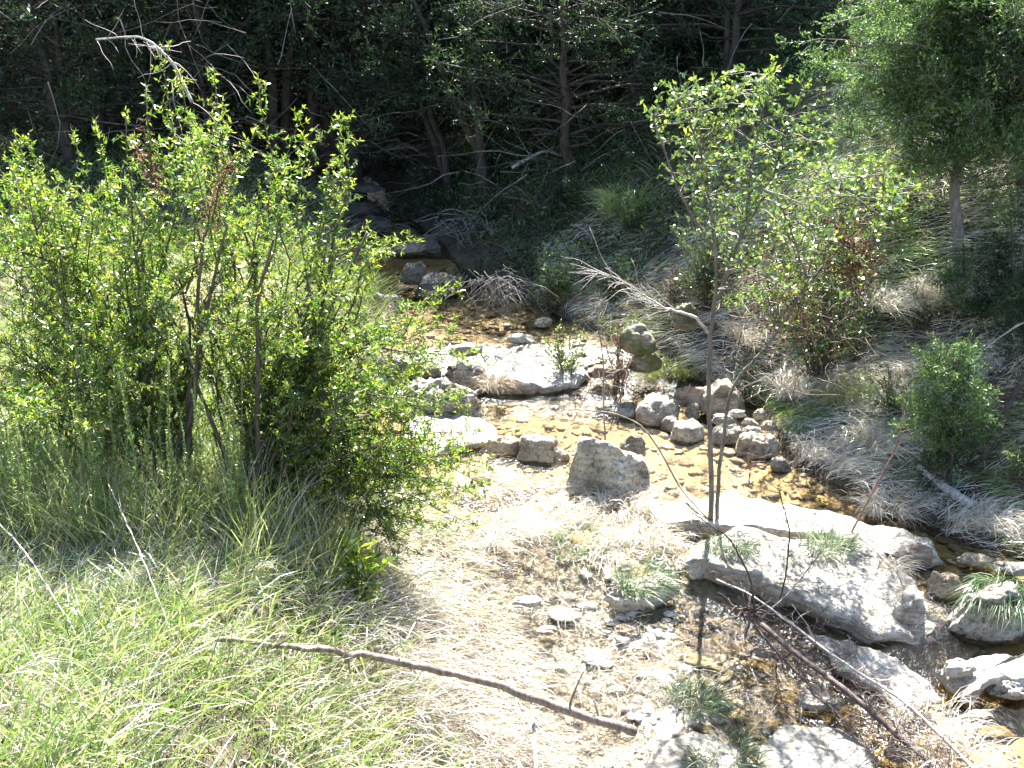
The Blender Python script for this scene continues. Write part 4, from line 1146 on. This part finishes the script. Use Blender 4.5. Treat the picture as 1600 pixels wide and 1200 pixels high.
for k in range(500):
    u, v = random.uniform(1090, 1460), random.uniform(830, 1000)
    if v - 860 > (u - 1090) * .45 + 30 or v < 835 + (u - 1090) * .12: continue
    c = W(u, v, .06)
    tube(A, wander(c, c + norm(rng.normal(size=3) * [1, .8, .25]) * rng.uniform(.02, .1), 4, .2), .0016, .0008, 3)
tag(A.build('twig_litter', M['dark_wet_wood'], None, True), 'mesh of fine dark twigs caught between the two long poles', 'twigs', kind='stuff')
stick('broken_log', [on(1432, 748, .08), on(1470, 778, .08), on(1520, 806, .06)], .022, .03, 'silver_wood', 'grey log lying in the shade under the small bright juniper', 'log')
stick('dead_branch', [on(1640, 575, .4), on(1600, 640, .35), on(1560, 700, .25), on(1530, 740, .1)], .014, .02, 'dark_bark', 'dark dead branches sticking out of the bank at the right edge', 'branch', extra=twigs(24, .35, .004))
stick('dead_branch', [on(1640, 600, .5), on(1570, 612, .45), on(1520, 616, .3)], .009, .004, 'silver_wood', 'pale bare branch poking in from the right edge', 'branch', extra=twigs(12, .2, .003))

# ------------------------------------------------------------------ grass
def scatter(n, x0, x1, y0, y1, mask):
    X = rng.uniform(x0, x1, n); Y = rng.uniform(y0, y1, n)
    k = mask(X, Y)
    return X[k], Y[k]
def root3(X, Y, dz=-.01): return np.stack([X, Y, ground(X, Y) + dz], -1)
def gpatch(X, Y, s, seed): return n2(X, Y, s, seed)
# left bank: green and straw mixed, near the camera
A = Acc()
X, Y = scatter(145000, -3.6, .6, 1.2, 5.2, lambda x, y: (xl(y) - x > .0) & (rng.random(len(x)) < 1.15 - .12 * y))
g = gpatch(X, Y, 1.2, 40) ; dl = xl(Y) - X
dry = np.clip(.57 + .45 * g + .55 * np.exp(-(dl / .75) ** 2) + rng.normal(size=len(X)) * .25, 0, 1)
_k = (rng.random(len(X)) < np.clip(1.1 + 1.3 * n2(X, Y, 3.5, 71) + .5 * n2(X, Y, 11, 72) + .6 * (dl > 1.3), .12, 1))
X, Y, g, dl, dry = X[_k], Y[_k], g[_k], dl[_k], dry[_k]
slope = np.exp(-(dl / 1.1) ** 2)[:, None]
lean = np.concatenate([rng.normal(size=(len(X), 2)), np.zeros((len(X), 1))], 1) * (1 - .6 * slope) + (np.array([.7, -.6, -.75]) + rng.normal(size=(len(X), 3)) * .35) * slope * 1.1
isg = dry < .56
blades(A, root3(X, Y)[isg], lean[isg], rng.uniform(.09, .30, isg.sum()), rng.uniform(.0025, .006, isg.sum()), np.clip(dry[isg] * 1.25 + rng.normal(size=isg.sum()) * .2, 0, 1), up=.72, droop=.62, curl=.35)
tag(A.build('green_grass', M['green_grass']), 'long green and yellowing grass covering the near left bank', 'grass', kind='stuff')
A = Acc()
blades(A, root3(X, Y)[~isg], lean[~isg], rng.uniform(.07, .28, (~isg).sum()), rng.uniform(.002, .004, (~isg).sum()), rng.beta(.75, .45, (~isg).sum()), up=.45, droop=.9, curl=.4)
tag(A.build('dry_grass', M['straw']), 'pale dry grass matted down the slope of the left bank', 'grass', kind='stuff')
A = Acc()
X, Y = scatter(15000, -1.2, 2.4, 3.2, 6.0, lambda x, y: (x > xl(y) - .1) & (x < xr(y)) & (n2(x, y, 2.3, 81, 4) > .02 + .25 * np.abs(x - .35) - .5 * np.exp(-((y - 5.0) / .35) ** 2) * (x < 1.1)) & (x < 1.2 + rng.random(len(x)) * .5))
P = np.stack([X, Y, bed(X, Y)], -1)
blades(A, P, rng.normal(size=P.shape) * [1, 1, .3] + [.4, -.3, 0], rng.uniform(.05, .2, len(X)), rng.uniform(.002, .004, len(X)), rng.uniform(.2, 1.1, len(X)), up=.5, droop=.9, curl=.4)
tag(A.build('stream_grass', M['straw']), 'thin pale grass growing between the stones of the riffle', 'grass', kind='stuff')
A = Acc()
X, Y = scatter(8500, -3.4, -.75, 3.35, 4.3, lambda x, y: (xl(y) - x > .75) & (n2(x, y, 2.5, 90) > -.35))
blades(A, root3(X, Y), rng.normal(size=(len(X), 3)) * [1, 1, 0], rng.uniform(.2, .5, len(X)), rng.uniform(.002, .0042, len(X)), np.clip(rng.normal(.7, .2, len(X)), 0, 1), up=.88, droop=.45, curl=.3)
tag(A.build('tall_grass', M['green_grass']), 'tall pale green grass standing along the front of the big shrub', 'grass', kind='stuff')
# broad bright blades in the lower left
A = Acc()
X, Y = scatter(1500, -2.6, .2, 1.4, 4.2, lambda x, y: (xl(y) - x > .5))
blades(A, root3(X, Y), rng.normal(size=(len(X), 3)) * [1, 1, 0], rng.uniform(.10, .24, len(X)), rng.uniform(.006, .010, len(X)), rng.uniform(.15, .62, len(X)), up=.65, droop=.8)
tag(A.build('broad_grass', M['green_grass']), 'scattered broad bright green blades in the left foreground', 'grass', kind='stuff')
# meadow behind the shrub
A = Acc()
X, Y = scatter(42000, -7, 0, 5.0, 13, lambda x, y: (xl(y) - x > .05))
blades(A, root3(X, Y), rng.normal(size=(len(X), 3)) * [1, 1, 0], rng.uniform(.15, .4, len(X)), rng.uniform(.004, .008, len(X)), np.clip(.6 + .35 * gpatch(X, Y, .8, 50) + rng.normal(size=len(X)) * .2, 0, 1), up=.6, droop=.7)
tag(A.build('meadow_grass', M['green_grass']), 'mixed grass of the flat meadow behind the big shrub', 'grass', kind='stuff')
# right bank: combed by floods down stream
A, B = Acc(), Acc()
X, Y = scatter(230000, .2, 7, 3.4, 9.8, lambda x, y: (x - xr(y) > -.12) & (rng.random(len(x)) < 1.25 - .09 * y) & (rng.random(len(x)) < np.clip(1.0 + 1.5 * n2(x, y, 3.2, 60), .15, 1)))
dr = X - xr(Y)
comb = np.array([.85, -.55, -.30])
ang = n2(X, Y, 1.0, 61) * .9 + n2(X, Y, 5.0, 64, 2) * 1.5
cx = comb[0] * np.cos(ang) - comb[1] * np.sin(ang); cy = comb[0] * np.sin(ang) + comb[1] * np.cos(ang)
lean = np.stack([cx, cy, np.full(len(X), -.22)], -1) + rng.normal(size=(len(X), 3)) * [.4, .4, .18]
green = n2(X, Y, 1.6, 62) + rng.normal(size=len(X)) * .35 > .28
hl = rng.uniform(.08, .34, len(X)) * np.where(Y > 7.5, 1.1, 1)
sd_ = rng.uniform(.3, 1.15, len(X)) - .25 * (n2(X, Y, 3, 63) < -.2)
k = ~green
blades(A, root3(X, Y)[k] + [0, 0, .02], lean[k], hl[k], rng.uniform(.0028, .005, k.sum()), np.clip(sd_[k] + .1 + rng.normal(size=k.sum()) * .15, 0, 1), up=.42, droop=.85, curl=.45)
k = green
blades(B, root3(X, Y)[k] + [0, 0, .02], lean[k], hl[k] * .9, rng.uniform(.003, .006, k.sum()), np.clip(rng.uniform(.1, .8, k.sum()), 0, 1), up=.4, droop=.9, curl=.2)
tag(A.build('flattened_dry_grass', M['straw']), 'pale flood-flattened grass combed down the right bank', 'grass', kind='stuff')
tag(B.build('flattened_green_grass', M['green_grass']), 'green blades among the flattened grass of the right bank', 'grass', kind='stuff')
# slope beyond
A = Acc()
X, Y = scatter(30000, -1, 9, 8.8, 14, lambda x, y: (x - xr(y) > .3))
blades(A, root3(X, Y), rng.normal(size=(len(X), 3)) * [1, 1, 0] + [.6, -.5, 0], rng.uniform(.12, .3, len(X)), rng.uniform(.004, .009, len(X)), rng.uniform(0, .6, len(X)), up=.5, droop=.8)
tag(A.build('slope_grass', M['green_grass']), 'sparse grass on the shaded slope under the junipers', 'grass', kind='stuff')
# litter of dead leaves
A = Acc()
X, Y = scatter(26000, -7, 9, 5, 15, lambda x, y: (x - xr(y) > .0) | (xl(y) - x > .0))
P = root3(X, Y, .012)
leaves(A, P, rng.normal(size=P.shape) * [1, 1, .25], rng.uniform(.02, .06, len(P)), rng.uniform(.01, .03, len(P)), rng.random(len(P)) ** 1.5, N=np.tile([0, 0, 1.0], (len(P), 1)))
tag(A.build('leaf_litter', M['dead_leaf']), 'brown leaf litter strewn over both banks', 'leaf litter', kind='stuff')
# undergrowth in the woods
A = Acc()
X, Y = scatter(2000, -9, 8, 8.7, 18, lambda x, y: ((x - xr(y) > .15) | (xl(y) - x > .4)) & ((y > 9.6) | (x < 2.0)))
for x_, y_ in zip(X, Y):
    n = 60; z_ = G(x_, y_); s = rng.uniform(.1, .3) * (1 + .25 * max(y_ - 12, 0) * (x_ < 3))
    C = np.array([x_, y_, z_ + s * .6]) + rng.normal(size=(n, 3)) * [s * .6, s * .6, s * .5]
    leaves(A, C, rng.normal(size=(n, 3)) + [0, 0, .5], .06, .02, rng.random(n))
tag(A.build('undergrowth', M['juniper_leaf']), 'dark low undergrowth scattered through the shaded woods', 'undergrowth', kind='stuff')
A = Acc()
for k in range(1500):
    x_, y_ = rng.uniform(-7, 8), rng.uniform(9.8, 17)
    if xl(y_) - .2 < x_ < xr(y_) + .2: continue
    c = np.array([x_, y_, G(x_, y_) + rng.uniform(0, 1.9) ** 1.3])
    tube(A, wander(c, c + norm(rng.normal(size=3) * [1, .5, .7]) * rng.uniform(.3, 1.2), 6, .14), rng.uniform(.003, .009), .0015, 3)
tag(A.build('brushwood', M['grey_bark'], None, True), 'tangle of dead grey twigs throughout the shaded woods', 'twigs', kind='stuff')

# tussocks, each one its own thing
def tussock(u, v, wpx, hgt, label, mat='straw', lean=(.5, -.6, -.5), n=500, up=.75, tint=(.3, 1), z=None, bl=(.003, .005), spread=1.0):
    p = hit(u, v) if z is None else W(u, v, z)
    s = scale_at(p); r = wpx / s / 2
    A = Acc()
    th = rng.uniform(0, 2 * pi, n); rr = np.sqrt(rng.random(n)) * r * .8
    R = np.stack([cos(0) * rr * np.cos(th), rr * np.sin(th) * .7, np.full(n, -.02)], -1)
    out = np.stack([np.cos(th), np.sin(th), -.3 + 0 * th], -1) * spread
    ln = out * .8 + np.array(lean) + rng.normal(size=(n, 3)) * .2
    n_ = rng.normal(size=3) * .25
    ln = ln + n_ + rng.normal(size=(n, 3)) * .3
    R[:, :2] += n2(R[:, 0] + u, R[:, 1] + v, 9, 3)[:, None] * r * .5
    blades(A, R, ln, hgt * rng.uniform(.3, 1.15, n), rng.uniform(bl[0], bl[1], n), rng.uniform(tint[0], tint[1], n), up=np.clip(up + rng.normal(size=n) * .2, .1, 1), droop=1.0, segs=4, curl=.3)
    o = A.build('grass_tussock', M[mat])
    o.location = tuple(p)
    return tag(o, label, 'grass tussock')
tussock(1262, 610, 110, .42, 'tall pale tussock draping like hair over the right bank', lean=(.8, -.5, -.7), n=1300, tint=(.45, 1))
tussock(1390, 470, 130, .36, 'bleached straw tussock high on the right slope, below the near juniper', lean=(.8, -.5, -.6), n=1000, tint=(.4, 1))
tussock(1480, 455, 120, .34, 'second bleached tussock, nearer the near juniper trunk', lean=(.8, -.5, -.6), n=900, tint=(.4, 1))
tussock(1390, 690, 130, .3, 'pale straw tussock halfway down the right bank', lean=(.9, -.5, -.6), n=1000, tint=(.45, 1))
tussock(1545, 820, 140, .3, 'straw tussock above the big right-hand boulder', lean=(.9, -.4, -.5), n=1000, tint=(.4, 1))
tussock(1300, 720, 120, .26, 'straw tussock trailing into the golden water', lean=(.9, -.5, -.6), n=900, tint=(.4, 1))
tussock(1400, 790, 120, .26, 'straw tussock trailing over the end of the low ledge', lean=(.9, -.5, -.6), n=900, tint=(.4, 1))
tussock(1180, 520, 100, .26, 'brownish straw clump behind the dark grey shaded boulder', lean=(.3, -.5, -.6), n=700, tint=(.2, .9))
tussock(1320, 622, 110, .36, 'greenish tussock beside the tall pale draping one', 'green_grass', lean=(.8, -.5, -.6), n=900, tint=(.4, .95))
tussock(1050, 578, 110, .24, 'yellow-green mossy grass mound behind the boulder cluster', 'green_grass', lean=(-.4, -.5, -.4), n=1500, tint=(.5, .8), spread=1.2)
tussock(1010, 600, 70, .16, 'straw mound spilling onto the back of the pool', 'straw', n=600, tint=(.4, .9))
tussock(1000, 905, 110, .2, 'dark green sedge over the small low ledge', 'blue_sedge', z=.02, n=480, tint=(0, 1))
tussock(1090, 1090, 130, .18, 'bright green sedge in the tree shadow near the bottom', 'blue_sedge', z=-.1, n=420, tint=(.1, 1), lean=(.6, -.3, 0), spread=1.4)
tussock(1140, 1190, 150, .16, 'shaded sedge at the bottom edge of the photo', 'blue_sedge', z=-.1, n=450, tint=(0, 1), spread=1.4)
tussock(1240, 668, 40, .1, 'tiny blue-green sedge at the right of the rubble heap', 'blue_sedge', z=.1, n=250, tint=(.3, .8))
tussock(1196, 600, 80, .3, 'dark green sedge behind the dark grey shaded boulder', 'blue_sedge', n=900, tint=(0, .6), lean=(.2, -.5, -.5))
tussock(1560, 915, 90, .24, 'green grass hanging down the face of the big right-hand boulder', 'blue_sedge', z=.12, n=650, tint=(.2, .9), lean=(-.3, -1.0, -1.1), up=.35)
tussock(1600, 930, 70, .22, 'second green tuft on the big right-hand boulder', 'blue_sedge', z=.12, n=600, tint=(.2, .8), lean=(0, -1.0, -1.1), up=.35)
tussock(1290, 850, 110, .16, 'thin green and white grass growing on the big slab', 'blue_sedge', z=.09, n=420, tint=(.3, 1), lean=(.5, .1, 0))
tussock(1140, 850, 90, .14, 'pale green tuft at the left corner of the big slab', 'blue_sedge', z=.12, n=320, tint=(.2, 1))
tussock(1420, 735, 90, .16, 'pale sedge under the small bright juniper', 'blue_sedge', n=500, tint=(.3, 1))
tussock(985, 330, 90, .45, 'feathery grey-green grass clump on the shaded slope', 'green_grass', n=900, tint=(.3, .7), up=.9, lean=(0, 0, 0), spread=.5)
tussock(960, 800, 130, .2, 'dry grass at the foot of the largest grey boulder', 'straw', z=.0, n=900, tint=(.3, 1), lean=(-.2, -.3, -.2))
tussock(1010, 840, 120, .2, 'dry grass on the shore left of the ledge', 'straw', z=.02, n=700, tint=(.3, 1))
tussock(900, 850, 120, .18, 'pale green and white grass at the start of the riffle', 'blue_sedge', z=-.02, n=500, tint=(.5, 1))
tussock(800, 830, 130, .24, 'white dry grass hanging over the left shore', 'straw', n=900, tint=(.5, 1), lean=(.6, -.5, -.6))
tussock(740, 760, 140, .24, 'arched dry grass at the shore below the smooth white shelf', 'straw', n=1000, tint=(.4, 1), lean=(.6, -.5, -.6))
tussock(770, 600, 60, .18, 'brown dead grass draped beside the cascade', 'straw', z=.15, n=500, tint=(0, .6), lean=(.5, -.6, -.8))
tussock(640, 640, 70, .12, 'rusty dry grass at the foot of the long pitted boulder', 'straw', z=.06, n=300, tint=(.0, .5))
tussock(1130, 745, 70, .1, 'sparse dry grass in the water beside the twin stems', 'straw', z=-.02, n=120, tint=(.3, 1))
tussock(1440, 1130, 160, .2, 'white dry grass stems over the lower end of the poles', 'straw', z=-.1, n=350, tint=(.6, 1), lean=(.4, -.3, 0))
tussock(1500, 1190, 160, .2, 'white dry grass at the bottom right corner', 'straw', z=-.1, n=350, tint=(.6, 1), lean=(.4, -.3, 0))
tussock(1400, 880, 60, .14, 'yellow dry grass beside the dark brown hollow rock', 'straw', z=.03, n=200, tint=(.4, 1))

tussock(860, 812, 120, .2, 'low white dry tuft left of the grass under the largest boulder', 'straw', n=500, z=.0, tint=(.5, 1))
tussock(1050, 815, 100, .17, 'grey dry tuft on the left end of the low white ledge', 'straw', n=450, z=.03, tint=(.2, .9))
tussock(945, 865, 110, .18, 'pale tuft in the middle of the white riffle', 'straw', n=450, z=-.02, tint=(.5, 1))
tussock(1045, 870, 90, .16, 'dry tuft against the left end of the big slab', 'straw', n=450, z=.0, tint=(.2, .9))
# tall feathery weeds in front of the shrub
def weed_mesh(h, seed):
    A, Lf = Acc(), Acc()
    q = wander(np.zeros(3), np.array([random.gauss(0, .06), random.gauss(0, .05), h]), 12, .04)
    tube(A, q, .0035, .0012, 4)
    n = int(h * 420)
    t = rng.random(n) ** .8 * .85 + .15
    C = np.stack([np.interp(t, np.linspace(0, 1, 12), q[:, k]) for k in range(3)], -1)
    leaves(Lf, C, rng.normal(size=(n, 3)) * .8 + [0, 0, .8], .032 * (1.15 - t), .0045, rng.uniform(.25, .75, n))
    return A.mesh('stem', M['green_grass'], True), Lf.mesh('leaf_whorls', M['green_grass'])
WM = [weed_mesh(random.uniform(.48, .72), k) for k in range(6)]
for k in range(80):
    u, v = random.uniform(20, 420), random.uniform(790, 880)
    if random.random() < .3: u = random.uniform(30, 180)
    p = hit(u, v)
    r = empty('tall_weed', p, 'feathery upright green weed stem in front of the big shrub', 'weed', 'feathery weeds in front of the big shrub')
    a_, b_ = WM[k % 6]
    for nm, me in (('stem', a_), ('leaf_whorls', b_)):
        o = bpy.data.objects.new(nm, me); coll.objects.link(o); o.parent = r
    r.rotation_euler = (random.gauss(0, .1), random.gauss(0, .1), random.uniform(0, 6.28)); sc = random.uniform(.85, 1.3); r.scale = (sc, sc, sc)
